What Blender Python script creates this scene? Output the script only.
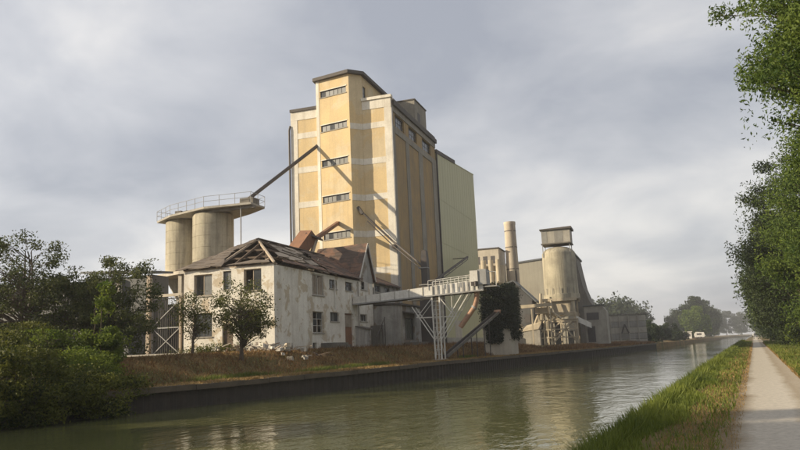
import bpy, math, random
import numpy as np
from mathutils import Vector, Matrix

# ------------------------------------------------------------------ camera, sky, sun, exposure
scene = bpy.context.scene
for o in list(bpy.data.objects):
    bpy.data.objects.remove(o)
R = math.radians
# world frame: x towards the canal, y along the factory front (away), z up, water level at z = 0
CAM = Vector((27.761, -50.813, 2.6))
cam_data = bpy.data.cameras.new('camera')
cam_data.sensor_width = 36.0
cam_data.lens = 36.0 * 720 / 800
cam_data.clip_start = 0.1
cam_data.clip_end = 8000
cam = bpy.data.objects.new('camera', cam_data)
scene.collection.objects.link(cam)
cam.matrix_world = (Matrix.Translation(CAM) @ Matrix.Rotation(R(18.523), 4, 'Z') @
                    Matrix.Rotation(R(90 + 9.798), 4, 'X') @ Matrix.Rotation(R(-2.5), 4, 'Z'))
scene.camera = cam

SUN_PHI = R(62.5)      # from the -y axis towards -x
SUN_EL = R(22)
to_sun = Vector((-math.sin(SUN_PHI) * math.cos(SUN_EL), -math.cos(SUN_PHI) * math.cos(SUN_EL), math.sin(SUN_EL)))

world = bpy.data.worlds.new('World')
scene.world = world
world.use_nodes = True
wn, wl = world.node_tree.nodes, world.node_tree.links
wn.clear()
w_out = wn.new('ShaderNodeOutputWorld')
w_bg = wn.new('ShaderNodeBackground')
w_bg.inputs['Strength'].default_value = 0.1
sky = wn.new('ShaderNodeTexSky')
sky.sky_type = 'NISHITA'
sky.sun_disc = False
sky.sun_elevation = SUN_EL
sky.sun_rotation = math.atan2(to_sun.x, to_sun.y)
sky.air_density = 1.2
sky.dust_density = 2.0
tc = wn.new('ShaderNodeTexCoord')
sep = wn.new('ShaderNodeSeparateXYZ')
wl.new(tc.outputs['Generated'], sep.inputs[0])
def wmath(op, a, b=None, clamp=False):
    n = wn.new('ShaderNodeMath'); n.operation = op; n.use_clamp = clamp
    for i, v in enumerate((a, b)):
        if v is None: continue
        if isinstance(v, (int, float)): n.inputs[i].default_value = v
        else: wl.new(v, n.inputs[i])
    return n.outputs[0]
zc = wmath('MAXIMUM', sep.outputs[2], 0.0)
zd = wmath('ADD', zc, 0.27)
comb = wn.new('ShaderNodeCombineXYZ')
wl.new(wmath('DIVIDE', sep.outputs[0], zd), comb.inputs[0])
wl.new(wmath('DIVIDE', sep.outputs[1], zd), comb.inputs[1])
comb.inputs[2].default_value = 3.7
def wnoise(scale, detail, rough, dist=0.0, vec=None):
    n = wn.new('ShaderNodeTexNoise'); n.inputs['Scale'].default_value = scale
    n.inputs['Detail'].default_value = detail; n.inputs['Roughness'].default_value = rough
    n.inputs['Distortion'].default_value = dist
    wl.new(vec or comb.outputs[0], n.inputs['Vector']); return n.outputs['Fac']
n_big = wnoise(0.95, 3, 0.5, 0.3)
n_mid = wnoise(2.3, 7, 0.56, 0.3)
dens = wmath('ADD', wmath('MULTIPLY', n_big, 0.6), wmath('MULTIPLY', n_mid, 0.4))
ramp = wn.new('ShaderNodeValToRGB')
cr = ramp.color_ramp
cr.elements[0].position = 0.36; cr.elements[0].color = (7.0, 6.8, 6.6, 1)
cr.elements[1].position = 0.63; cr.elements[1].color = (3.15, 3.3, 3.75, 1)
e = cr.elements.new(0.49); e.color = (4.8, 4.85, 5.1, 1)
wl.new(dens, ramp.inputs[0])
# clouds are brighter on the sun's side of the sky
sdot = wn.new('ShaderNodeVectorMath'); sdot.operation = 'DOT_PRODUCT'
wl.new(tc.outputs['Generated'], sdot.inputs[0])
sdot.inputs[1].default_value = to_sun
bright = wmath('ADD', wmath('MULTIPLY', sdot.outputs['Value'], 0.16), 1.0)
vm = wn.new('ShaderNodeVectorMath'); vm.operation = 'SCALE'
wl.new(ramp.outputs[0], vm.inputs[0]); wl.new(bright, vm.inputs['Scale'])
mixw = wn.new('ShaderNodeMix'); mixw.data_type = 'RGBA'
mixw.inputs['Factor'].default_value = 0.88
wl.new(sky.outputs[0], mixw.inputs['A']); wl.new(vm.outputs[0], mixw.inputs['B'])
wl.new(mixw.outputs['Result'], w_bg.inputs['Color'])
wl.new(w_bg.outputs[0], w_out.inputs[0])

sun_data = bpy.data.lights.new('sun', 'SUN')
sun_data.energy = 4.8
sun_data.angle = R(0.6)
sun_data.color = (1.0, 0.86, 0.64)
sun = bpy.data.objects.new('sun', sun_data)
scene.collection.objects.link(sun)
sun.rotation_euler = to_sun.to_track_quat('Z', 'Y').to_euler()

scene.view_settings.view_transform = 'Standard'
scene.view_settings.look = 'None'
scene.view_settings.exposure = 0.45
scene.view_settings.gamma = 1.0
scene.view_settings.use_curve_mapping = False

# ------------------------------------------------------------------ helpers
rng = random.Random(7)
nrng = np.random.default_rng(11)
COL = scene.collection

def tag(o, label=None, cat=None, group=None, kind=None):
    if label: o['label'] = label
    if cat: o['category'] = cat
    if group: o['group'] = group
    if kind: o['kind'] = kind
    return o

def thing(name, label, cat, loc, group=None):
    o = bpy.data.objects.new(name, None)
    o.empty_display_size = 0.3
    COL.objects.link(o)
    o.location = loc if not FRAME else tuple(c * FRAME[0] + d for c, d in zip(loc, FRAME[1:]))
    return tag(o, label, cat, group)

def origin_of(parent):
    p = Vector((0, 0, 0))
    while parent is not None:
        p += parent.location
        parent = parent.parent
    return p

FRAME = None     # (scale, dx, dy, dz): size and place of a group built in its own units
class MB:
    """collects faces in world coordinates, then links ONE mesh object"""
    def __init__(s): s.v = []; s.f = []
    def add(s, vs, fs):
        b = len(s.v); s.v += [tuple(p) for p in vs]; s.f += [tuple(i + b for i in f) for f in fs]; return s
    def hexa(s, p):     # p: 4 bottom, 4 top, both counter-clockwise from above
        return s.add(p, [(3, 2, 1, 0), (4, 5, 6, 7), (0, 1, 5, 4), (1, 2, 6, 5), (2, 3, 7, 6), (3, 0, 4, 7)])
    def box(s, x0, x1, y0, y1, z0, z1):
        return s.hexa([(x0, y0, z0), (x1, y0, z0), (x1, y1, z0), (x0, y1, z0), (x0, y0, z1), (x1, y0, z1), (x1, y1, z1), (x0, y1, z1)])
    def beam(s, p, q, w, h, up=(0, 0, 1)):
        p = Vector(p); q = Vector(q); d = (q - p).normalized(); u = Vector(up)
        if abs(d.dot(u)) > 0.97: u = Vector((0, 1, 0))
        a = d.cross(u).normalized(); b = a.cross(d).normalized()
        a *= w / 2; b *= h / 2
        return s.hexa([p - a - b, q - a - b, q + a - b, p + a - b, p - a + b, q - a + b, q + a + b, p + a + b])
    def tube(s, pts, r, n=8, cap=True):
        pts = [Vector(p) for p in pts]; k = len(pts)
        rs = r if isinstance(r, (list, tuple)) else [r] * k
        b = len(s.v); d0 = (pts[1] - pts[0]).normalized()
        ref = Vector((0, 0, 1)) if abs(d0.z) < 0.9 else Vector((1, 0, 0))
        for i, p in enumerate(pts):
            d = (pts[min(i + 1, k - 1)] - pts[max(i - 1, 0)]).normalized()
            a = d.cross(ref)
            a = a.normalized() if a.length > 1e-4 else Vector((1, 0, 0))
            c = a.cross(d).normalized()
            for j in range(n):
                t = 2 * math.pi * j / n
                s.v.append(tuple(p + (a * math.cos(t) + c * math.sin(t)) * rs[i]))
        for i in range(k - 1):
            for j in range(n):
                j2 = (j + 1) % n
                s.f.append((b + i * n + j, b + i * n + j2, b + (i + 1) * n + j2, b + (i + 1) * n + j))
        if cap:
            s.f.append(tuple(b + j for j in reversed(range(n))))
            s.f.append(tuple(b + (k - 1) * n + j for j in range(n)))
        return s
    def lathe(s, cx, cy, prof, n=32, caps=True):
        b = len(s.v)
        for r, z in prof:
            for j in range(n):
                t = 2 * math.pi * j / n
                s.v.append((cx + r * math.cos(t), cy + r * math.sin(t), z))
        for i in range(len(prof) - 1):
            for j in range(n):
                j2 = (j + 1) % n
                s.f.append((b + i * n + j, b + i * n + j2, b + (i + 1) * n + j2, b + (i + 1) * n + j))
        if caps:
            s.f.append(tuple(b + j for j in reversed(range(n))))
            s.f.append(tuple(b + (len(prof) - 1) * n + j for j in range(n)))
        return s
    def prism(s, poly, off):    # planar polygon of 3d points swept by a vector
        n = len(poly); P = [Vector(p) for p in poly]; Q = [p + Vector(off) for p in P]
        fs = [tuple(range(n)), tuple(range(2 * n - 1, n - 1, -1))]
        for i in range(n):
            j = (i + 1) % n
            fs.append((j, i, n + i, n + j))
        return s.add(P + Q, fs)
    def build(s, name, mat, parent=None, smooth=False):
        off = origin_of(parent)
        if FRAME: s.v = [(v[0] * FRAME[0] + FRAME[1], v[1] * FRAME[0] + FRAME[2], v[2] * FRAME[0] + FRAME[3]) for v in s.v]
        me = bpy.data.meshes.new(name)
        me.from_pydata([(v[0] - off.x, v[1] - off.y, v[2] - off.z) for v in s.v], [], s.f)
        me.update()
        me.materials.append(mat)
        if smooth:
            me.shade_smooth()
            me.set_sharp_from_angle(angle=R(40))
        o = bpy.data.objects.new(name, me)
        COL.objects.link(o)
        if parent: o.parent = parent
        return o

class Plane:
    """a vertical wall plane: a runs along it, d is the depth INTO the wall"""
    def __init__(s, p0, p1):
        s.o = Vector((p0[0], p0[1])); d = Vector((p1[0] - p0[0], p1[1] - p0[1])); s.len = d.length
        s.d = d.normalized(); s.n = Vector((s.d.y, -s.d.x))
    def pt(s, a, z, d=0.0):
        q = s.o + s.d * a - s.n * d
        return (q.x, q.y, z)
    def box(s, mb, a0, a1, z0, z1, d0, d1):
        return mb.hexa([s.pt(a0, z0, d0), s.pt(a1, z0, d0), s.pt(a1, z0, d1), s.pt(a0, z0, d1),
                        s.pt(a0, z1, d0), s.pt(a1, z1, d0), s.pt(a1, z1, d1), s.pt(a0, z1, d1)])
FRONT = lambda y: Plane((0, y), (1, y))        # faces -y, a = x
CANAL = lambda x: Plane((x, 0), (x, 1))        # faces +x, a = y

def wall(pl, a0, a1, z0, z1, holes, thick, mb=None):
    """wall slab with real rectangular openings"""
    mb = mb or MB()
    As = sorted({a0, a1, *[h[0] for h in holes], *[h[1] for h in holes]})
    Zs = sorted({z0, z1, *[h[2] for h in holes], *[h[3] for h in holes]})
    As = [a for a in As if a0 <= a <= a1]; Zs = [z for z in Zs if z0 <= z <= z1]
    inh = lambda a, z: any(h[0] < a < h[1] and h[2] < z < h[3] for h in holes)
    for i in range(len(As) - 1):
        for j in range(len(Zs) - 1):
            p, q, r, t = As[i], As[i + 1], Zs[j], Zs[j + 1]
            if inh((p + q) / 2, (r + t) / 2): continue
            mb.add([pl.pt(p, r), pl.pt(q, r), pl.pt(q, t), pl.pt(p, t)], [(0, 1, 2, 3)])
            mb.add([pl.pt(p, r, thick), pl.pt(q, r, thick), pl.pt(q, t, thick), pl.pt(p, t, thick)], [(3, 2, 1, 0)])
    def rim(p, q, r, t, flip):
        c = [(p, r), (q, r), (q, t), (p, t)]
        for k in range(4):
            m = (k + 1) % 4
            f = (0, 1, 2, 3) if flip else (3, 2, 1, 0)
            mb.add([pl.pt(*c[k]), pl.pt(*c[m]), pl.pt(*c[m], thick), pl.pt(*c[k], thick)], [f])
    rim(a0, a1, z0, z1, False)
    for h in holes: rim(h[0], h[1], h[2], h[3], True)
    return mb

def window(parent, pl, a0, a1, z0, z1, nx, nz, fmat, gmat, rec=0.12, bar=0.06, sill=None, missing=0.0, label=None):
    mb = MB()
    pl.box(mb, a0, a1, z0, z0 + bar, rec, rec + 0.07); pl.box(mb, a0, a1, z1 - bar, z1, rec, rec + 0.07)
    pl.box(mb, a0, a0 + bar, z0 + bar, z1 - bar, rec, rec + 0.07); pl.box(mb, a1 - bar, a1, z0 + bar, z1 - bar, rec, rec + 0.07)
    da = (a1 - a0 - 2 * bar) / nx; dz = (z1 - z0 - 2 * bar) / nz
    for i in range(1, nx): pl.box(mb, a0 + bar + da * i - bar * .4, a0 + bar + da * i + bar * .4, z0 + bar, z1 - bar, rec + .004, rec + 0.062)
    for j in range(1, nz): pl.box(mb, a0 + bar, a1 - bar, z0 + bar + dz * j - bar * .35, z0 + bar + dz * j + bar * .35, rec + .008, rec + 0.058)
    w = mb.build('window', fmat, parent)
    if label: w['label'] = label
    if gmat:
        for i in range(nx):
            for j in range(nz):
                if rng.random() < missing: continue
                g = MB(); pl.box(g, a0 + bar + da * i, a0 + bar + da * (i + 1), z0 + bar + dz * j, z0 + bar + dz * (j + 1), rec + .03, rec + .04)
                g.build('pane', rng.choice(gmat) if isinstance(gmat, (list, tuple)) else gmat, w)
    if sill:
        g = MB(); pl.box(g, a0 - .08, a1 + .08, z0 - .09, z0, -.08, rec); g.build('sill', sill, w)
    return w

# ------------------------------------------------------------------ materials
def newmat(name):
    m = bpy.data.materials.new(name); m.use_nodes = True
    return m, m.node_tree.nodes, m.node_tree.links, m.node_tree.nodes['Principled BSDF']

def weathered(name, base, dirt, amount=0.5, scale=0.6, streak=0.4, rough=0.85, bump=0.25, patch=None, patch_amt=0.5, patch_scale=0.35,
              metal=0.0, wave=None, fine=6.0):
    """base colour with blotches of dirt, vertical rain streaks, optional peeled patches, fine relief"""
    m, N, L, P = newmat(name)
    geo = N.new('ShaderNodeNewGeometry')
    def noise(sc, det=4, ro=0.6, vec=None, dist=0.0):
        n = N.new('ShaderNodeTexNoise'); n.inputs['Scale'].default_value = sc; n.inputs['Detail'].default_value = det
        n.inputs['Roughness'].default_value = ro; n.inputs['Distortion'].default_value = dist
        L.new(vec or geo.outputs['Position'], n.inputs['Vector']); return n.outputs['Fac']
    def rampf(src, a, b):
        r = N.new('ShaderNodeMapRange'); r.inputs['From Min'].default_value = a; r.inputs['From Max'].default_value = b
        L.new(src, r.inputs['Value']); return r.outputs['Result']
    def mix(fac, a, b):
        x = N.new('ShaderNodeMix'); x.data_type = 'RGBA'
        for key, val in (('Factor', fac), ('A', a), ('B', b)):
            if isinstance(val, (int, float)): x.inputs[key].default_value = val
            elif isinstance(val, tuple): x.inputs[key].default_value = (*val, 1)
            else: L.new(val, x.inputs[key])
        return x.outputs['Result']
    def mul(a, k):
        x = N.new('ShaderNodeMath'); x.operation = 'MULTIPLY'
        for i, val in enumerate((a, k)):
            if isinstance(val, (int, float)): x.inputs[i].default_value = val
            else: L.new(val, x.inputs[i])
        return x.outputs[0]
    col = base
    if patch:
        pf = rampf(noise(patch_scale, 6, 0.62, dist=0.4), 0.62 - patch_amt * 0.2, 0.66 - patch_amt * 0.2)
        col = mix(pf, col, patch)
    bl = rampf(noise(scale, 6, 0.65), 0.40, 0.75)
    col = mix(mul(bl, amount), col, dirt)
    if streak > 0:
        mp = N.new('ShaderNodeMapping'); mp.inputs['Scale'].default_value = (1.6, 1.6, 0.09)
        L.new(geo.outputs['Position'], mp.inputs['Vector'])
        st = rampf(noise(1.0, 5, 0.7, mp.outputs[0]), 0.46, 0.72)
        col = mix(mul(st, streak), col, dirt)
    fn = noise(fine, 4, 0.7)
    col = mix(mul(rampf(fn, 0.35, 0.75), 0.22), col, tuple(c * 0.55 for c in dirt))
    L.new(col, P.inputs['Base Color'])
    P.inputs['Roughness'].default_value = rough; P.inputs['Metallic'].default_value = metal
    bp = N.new('ShaderNodeBump'); bp.inputs['Strength'].default_value = bump; bp.inputs['Distance'].default_value = 0.05
    h = fn
    if wave:       # (axis vector scale, period): corrugated sheet or tile courses
        wv = N.new('ShaderNodeTexWave'); wv.bands_direction = wave[0]; wv.inputs['Scale'].default_value = wave[1]
        wv.inputs['Distortion'].default_value = wave[2]; wv.inputs['Detail'].default_value = 1
        L.new(geo.outputs['Position'], wv.inputs['Vector'])
        ad = N.new('ShaderNodeMath'); ad.operation = 'ADD'; L.new(mul(wv.outputs['Fac'], wave[3]), ad.inputs[0]); L.new(mul(fn, .4), ad.inputs[1])
        h = ad.outputs[0]
    L.new(h, bp.inputs['Height']); L.new(bp.outputs[0], P.inputs['Normal'])
    return m

def leafmat(name, dark, light, trans=0.35):
    m, N, L, P = newmat(name)
    at = N.new('ShaderNodeAttribute'); at.attribute_name = 'tint'
    x = N.new('ShaderNodeMix'); x.data_type = 'RGBA'
    x.inputs['A'].default_value = (*dark, 1); x.inputs['B'].default_value = (*light, 1)
    L.new(at.outputs['Fac'], x.inputs['Factor'])
    L.new(x.outputs['Result'], P.inputs['Base Color'])
    P.inputs['Roughness'].default_value = 0.6
    P.inputs['Specular IOR Level'].default_value = 0.25
    tr = N.new('ShaderNodeBsdfTranslucent'); L.new(x.outputs['Result'], tr.inputs['Color'])
    ms = N.new('ShaderNodeMixShader'); ms.inputs[0].default_value = trans
    L.new(P.outputs[0], ms.inputs[1]); L.new(tr.outputs[0], ms.inputs[2])
    L.new(ms.outputs[0], N['Material Output'].inputs['Surface'])
    return m

M = {}
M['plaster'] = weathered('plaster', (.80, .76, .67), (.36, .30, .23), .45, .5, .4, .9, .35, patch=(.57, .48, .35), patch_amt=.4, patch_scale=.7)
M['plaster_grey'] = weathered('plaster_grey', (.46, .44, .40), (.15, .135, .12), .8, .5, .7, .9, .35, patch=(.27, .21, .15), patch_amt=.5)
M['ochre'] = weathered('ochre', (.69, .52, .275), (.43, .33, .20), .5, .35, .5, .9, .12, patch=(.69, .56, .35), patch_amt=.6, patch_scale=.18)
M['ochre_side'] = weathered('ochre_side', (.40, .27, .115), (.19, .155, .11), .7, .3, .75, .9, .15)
M['cream'] = weathered('cream', (.80, .75, .64), (.40, .34, .25), .45, .5, .5, .9, .12)
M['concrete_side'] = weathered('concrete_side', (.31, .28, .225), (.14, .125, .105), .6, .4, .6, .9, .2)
M['dark_fascia'] = weathered('dark_fascia', (.105, .09, .075), (.05, .045, .04), .5, .8, .3, .8, .2)
M['roof_grey'] = weathered('roof_grey', (.16, .14, .12), (.07, .06, .055), .6, .8, .0, .9, .3)
M['green_clad'] = weathered('green_clad', (.50, .475, .27), (.37, .345, .21), .35, .12, .3, .55, .25, wave=('Y', 4.0, 0.0, .5))
M['silo_conc'] = weathered('silo_conc', (.46, .41, .30), (.17, .15, .11), .7, .35, .95, .9, .15)
M['conc'] = weathered('conc', (.42, .39, .33), (.17, .15, .12), .6, .5, .5, .9, .3)
M['conc_pale'] = weathered('conc_pale', (.56, .50, .40), (.26, .22, .17), .5, .5, .5, .9, .25)
M['conc_dark'] = weathered('conc_dark', (.20, .18, .15), (.07, .065, .055), .7, .6, .5, .9, .4)
M['rust'] = weathered('rust', (.25, .12, .06), (.10, .055, .035), .6, 1.2, .4, .8, .3)
M['rust_pink'] = weathered('rust_pink', (.46, .27, .17), (.22, .12, .08), .5, 1.5, .3, .7, .2)
M['tile'] = weathered('tile', (.22, .12, .075), (.075, .05, .04), .75, .9, .0, .85, .7, patch=(.11, .075, .055), patch_amt=.7, patch_scale=.6, wave=('Z', 3.2, 1.0, 1.0))
M['tile_grey'] = weathered('tile_grey', (.19, .15, .115), (.085, .07, .055), .7, 1.2, .0, .9, .7, wave=('Z', 3.2, 1.0, 1.0))
M['wood_dark'] = weathered('wood_dark', (.13, .09, .06), (.05, .037, .028), .6, 2.0, .0, .85, .3)
M['wood_pale'] = weathered('wood_pale', (.44, .36, .27), (.22, .165, .12), .5, 2.0, .0, .85, .3)
M['board'] = weathered('board', (.36, .30, .23), (.14, .11, .085), .6, 1.2, .3, .9, .3)
M['steel_dark'] = weathered('steel_dark', (.055, .05, .047), (.11, .07, .045), .5, 1.4, .3, .6, .2)
M['steel_grey'] = weathered('steel_grey', (.34, .34, .33), (.16, .13, .10), .5, 1.0, .4, .6, .2)
M['white_metal'] = weathered('white_metal', (.74, .72, .66), (.36, .30, .23), .45, 1.0, .45, .5, .15)
M['frame_white'] = weathered('frame_white', (.55, .52, .46), (.24, .20, .16), .5, 2.0, .2, .7, .2)
M['frame_dark'] = weathered('frame_dark', (.10, .09, .085), (.05, .045, .04), .5, 2.0, .0, .7, .1)
M['shed_metal'] = weathered('shed_metal', (.12, .125, .12), (.055, .05, .045), .6, .6, .4, .6, .3, wave=('X', 4.0, 0.0, .6))
M['shed_roof'] = weathered('shed_roof', (.15, .16, .165), (.075, .07, .065), .5, .6, .2, .7, .3)
M['plant_dust'] = weathered('plant_dust', (.55, .47, .34), (.27, .22, .155), .55, .5, .5, .9, .25)
M['plant_grey'] = weathered('plant_grey', (.30, .29, .26), (.15, .135, .115), .6, .5, .5, .8, .25)
M['hall_clad'] = weathered('hall_clad', (.40, .37, .29), (.23, .20, .16), .45, .25, .5, .8, .3, wave=('X', 2.5, 0.0, .5))
M['brick_chimney'] = weathered('brick_chimney', (.62, .54, .42), (.32, .25, .19), .5, .5, .6, .9, .4)
M['blind'] = weathered('blind', (.22, .22, .2), (.1, .1, .09), .5, 1.5, .2, .6, .1)
M['bark'] = weathered('bark', (.12, .09, .062), (.05, .04, .03), .6, 4.0, .0, .95, .6)
M['bark_pale'] = weathered('bark_pale', (.17, .14, .105), (.07, .055, .04), .6, 4.0, .0, .95, .6)
M['sheetpile'] = weathered('sheetpile', (.055, .043, .032), (.026, .022, .018), .6, .8, .5, .85, .4)
M['coping'] = weathered('coping', (.115, .09, .06), (.05, .042, .03), .7, .8, .0, .95, .6)
M['debris'] = weathered('debris', (.52, .48, .42), (.2, .17, .14), .6, 2.5, .0, .9, .4)

def glassmat(name, col, rough=.15):
    m, N, L, P = newmat(name)
    geo = N.new('ShaderNodeNewGeometry'); n = N.new('ShaderNodeTexNoise'); n.inputs['Scale'].default_value = 1.7
    L.new(geo.outputs['Position'], n.inputs['Vector'])
    r = N.new('ShaderNodeMix'); r.data_type = 'RGBA'
    r.inputs['A'].default_value = (*col, 1); r.inputs['B'].default_value = (*[c * 2.2 for c in col], 1)
    L.new(n.outputs['Fac'], r.inputs['Factor']); L.new(r.outputs['Result'], P.inputs['Base Color'])
    P.inputs['Roughness'].default_value = rough
    return m
M['glass'] = glassmat('dusty_glass', (.03, .032, .033))
M['glass_pale'] = glassmat('pale_glass', (.10, .10, .095), .3)

M['leaf_right'] = leafmat('leaf_right', (.042, .080, .014), (.15, .20, .032), .42)
M['leaf_yellow'] = leafmat('leaf_yellow', (.06, .10, .012), (.19, .23, .03), .45)
M['leaf_dark'] = leafmat('leaf_dark', (.016, .030, .009), (.055, .075, .022), .3)
M['leaf_grey'] = leafmat('leaf_grey', (.035, .050, .016), (.13, .14, .045), .38)
M['leaf_haw'] = leafmat('leaf_haw', (.05, .06, .016), (.18, .185, .05), .38)
M['leaf_bramble'] = leafmat('leaf_bramble', (.020, .032, .007), (.16, .165, .028), .38)
M['leaf_ivy'] = leafmat('leaf_ivy', (.008, .015, .006), (.026, .038, .014), .15)
M['leaf_far'] = leafmat('leaf_far', (.024, .036, .016), (.055, .072, .028), .3)
M['grass_green'] = leafmat('grass_green', (.055, .085, .013), (.20, .23, .04), .35)
M['grass_dry'] = leafmat('grass_dry', (.17, .11, .04), (.43, .29, .12), .3)
M['grass_rust'] = leafmat('grass_rust', (.10, .055, .025), (.28, .16, .065), .3)

# ground materials
def groundmat(name, cols, scales, rough=.95, bump=.5):
    m, N, L, P = newmat(name)
    geo = N.new('ShaderNodeNewGeometry')
    col = None
    for i, c in enumerate(cols):
        if col is None: col = c; continue
        n = N.new('ShaderNodeTexNoise'); n.inputs['Scale'].default_value = scales[i - 1]; n.inputs['Detail'].default_value = 7
        n.inputs['Roughness'].default_value = .68
        L.new(geo.outputs['Position'], n.inputs['Vector'])
        r = N.new('ShaderNodeMapRange'); r.inputs['From Min'].default_value = .42; r.inputs['From Max'].default_value = .62
        L.new(n.outputs['Fac'], r.inputs['Value'])
        x = N.new('ShaderNodeMix'); x.data_type = 'RGBA'
        if isinstance(col, tuple): x.inputs['A'].default_value = (*col, 1)
        else: L.new(col, x.inputs['A'])
        x.inputs['B'].default_value = (*c, 1); L.new(r.outputs['Result'], x.inputs['Factor'])
        col = x.outputs['Result']
    L.new(col, P.inputs['Base Color']); P.inputs['Roughness'].default_value = rough
    P.inputs['Specular IOR Level'].default_value = .2
    n = N.new('ShaderNodeTexNoise'); n.inputs['Scale'].default_value = 5; n.inputs['Detail'].default_value = 8; n.inputs['Roughness'].default_value = .75
    L.new(geo.outputs['Position'], n.inputs['Vector'])
    bp = N.new('ShaderNodeBump'); bp.inputs['Strength'].default_value = bump; bp.inputs['Distance'].default_value = .12
    L.new(n.outputs['Fac'], bp.inputs['Height']); L.new(bp.outputs[0], P.inputs['Normal'])
    return m
M['far_ground'] = groundmat('far_ground', [(.24, .15, .06), (.33, .22, .095), (.13, .075, .036), (.10, .095, .032)], [.35, .8, .22])
M['near_ground'] = groundmat('near_ground', [(.15, .10, .042), (.20, .14, .06), (.08, .08, .025)], [.7, 1.7])
M['path'] = None
def pathmat():
    m, N, L, P = newmat('towpath_gravel')
    geo = N.new('ShaderNodeNewGeometry')
    def noise(sc, det, vec=None):
        n = N.new('ShaderNodeTexNoise'); n.inputs['Scale'].default_value = sc; n.inputs['Detail'].default_value = det; n.inputs['Roughness'].default_value = .7
        L.new(vec or geo.outputs['Position'], n.inputs['Vector']); return n.outputs['Fac']
    dt = N.new('ShaderNodeVectorMath'); dt.operation = 'DOT_PRODUCT'     # position across the path
    nx, ny = math.cos(math.atan(.1228)), -math.sin(math.atan(.1228))
    L.new(geo.outputs['Position'], dt.inputs[0]); dt.inputs[1].default_value = (nx, ny, 0)
    c0 = CAM.x * nx + CAM.y * ny
    sub = N.new('ShaderNodeMath'); sub.operation = 'SUBTRACT'; L.new(dt.outputs['Value'], sub.inputs[0]); sub.inputs[1].default_value = c0
    wob = N.new('ShaderNodeMath'); wob.operation = 'MULTIPLY_ADD'; L.new(noise(.5, 3), wob.inputs[0]); wob.inputs[1].default_value = .7; L.new(sub.outputs[0], wob.inputs[2])
    r = N.new('ShaderNodeValToRGB'); L.new(wob.outputs[0], r.inputs[0])
    mr = N.new('ShaderNodeMapRange'); mr.inputs['From Min'].default_value = -.5; mr.inputs['From Max'].default_value = 2.3
    L.new(wob.outputs[0], mr.inputs['Value']); L.new(mr.outputs['Result'], r.inputs[0])
    el = r.color_ramp.elements
    el[0].position = 0.1; el[0].color = (.20, .145, .075, 1)
    el[1].position = .97; el[1].color = (.20, .145, .075, 1)
    for p, c in ((.24, (.50, .44, .35)), (.52, (.54, .48, .39)), (.62, (.36, .29, .20)), (.74, (.42, .35, .26)), (.88, (.40, .33, .24))):
        q = el.new(p); q.color = (*c, 1)
    f = noise(9, 6)
    mx = N.new('ShaderNodeMix'); mx.data_type = 'RGBA'; mx.blend_type = 'MULTIPLY'; mx.inputs['Factor'].default_value = .7
    L.new(r.outputs[0], mx.inputs['A'])
    fr = N.new('ShaderNodeMapRange'); fr.inputs['From Min'].default_value = .3; fr.inputs['From Max'].default_value = .7; fr.inputs['To Min'].default_value = .55; fr.inputs['To Max'].default_value = 1.1
    L.new(f, fr.inputs['Value']); L.new(fr.outputs['Result'], mx.inputs['B'])
    L.new(mx.outputs['Result'], P.inputs['Base Color']); P.inputs['Roughness'].default_value = .95
    bp = N.new('ShaderNodeBump'); bp.inputs['Strength'].default_value = .5; bp.inputs['Distance'].default_value = .03
    L.new(noise(22, 6), bp.inputs['Height']); L.new(bp.outputs[0], P.inputs['Normal'])
    return m
M['path'] = pathmat()
def watermat():
    m, N, L, P = newmat('canal_water')
    geo = N.new('ShaderNodeNewGeometry')
    P.inputs['Base Color'].default_value = (.105, .108, .042, 1)
    P.inputs['Roughness'].default_value = .06; P.inputs['IOR'].default_value = 1.33
    def wv(scale, det, stretch, rot):
        mp = N.new('ShaderNodeMapping'); mp.inputs['Scale'].default_value = stretch; mp.inputs['Rotation'].default_value = (0, 0, rot)
        L.new(geo.outputs['Position'], mp.inputs['Vector'])
        n = N.new('ShaderNodeTexNoise'); n.inputs['Scale'].default_value = scale; n.inputs['Detail'].default_value = det; n.inputs['Roughness'].default_value = .6
        n.inputs['Distortion'].default_value = .4
        L.new(mp.outputs[0], n.inputs['Vector']); return n.outputs['Fac']
    a = wv(2.6, 3, (1, .55, 1), .35); b = wv(.45, 2, (1, .6, 1), -.3)
    ad = N.new('ShaderNodeMath'); ad.operation = 'MULTIPLY_ADD'; L.new(b, ad.inputs[0]); ad.inputs[1].default_value = 2.4; L.new(a, ad.inputs[2])
    bp = N.new('ShaderNodeBump'); bp.inputs['Distance'].default_value = .045
    c = wv(.07, 3, (1, .45, 1), .2); mr = N.new('ShaderNodeMapRange'); L.new(c, mr.inputs['Value'])
    for k_, v_ in (('From Min', .38), ('From Max', .62), ('To Min', .2), ('To Max', .75)): mr.inputs[k_].default_value = v_
    L.new(mr.outputs['Result'], bp.inputs['Strength'])
    L.new(ad.outputs[0], bp.inputs['Height']); L.new(bp.outputs[0], P.inputs['Normal'])
    return m
M['water'] = watermat()

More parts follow.
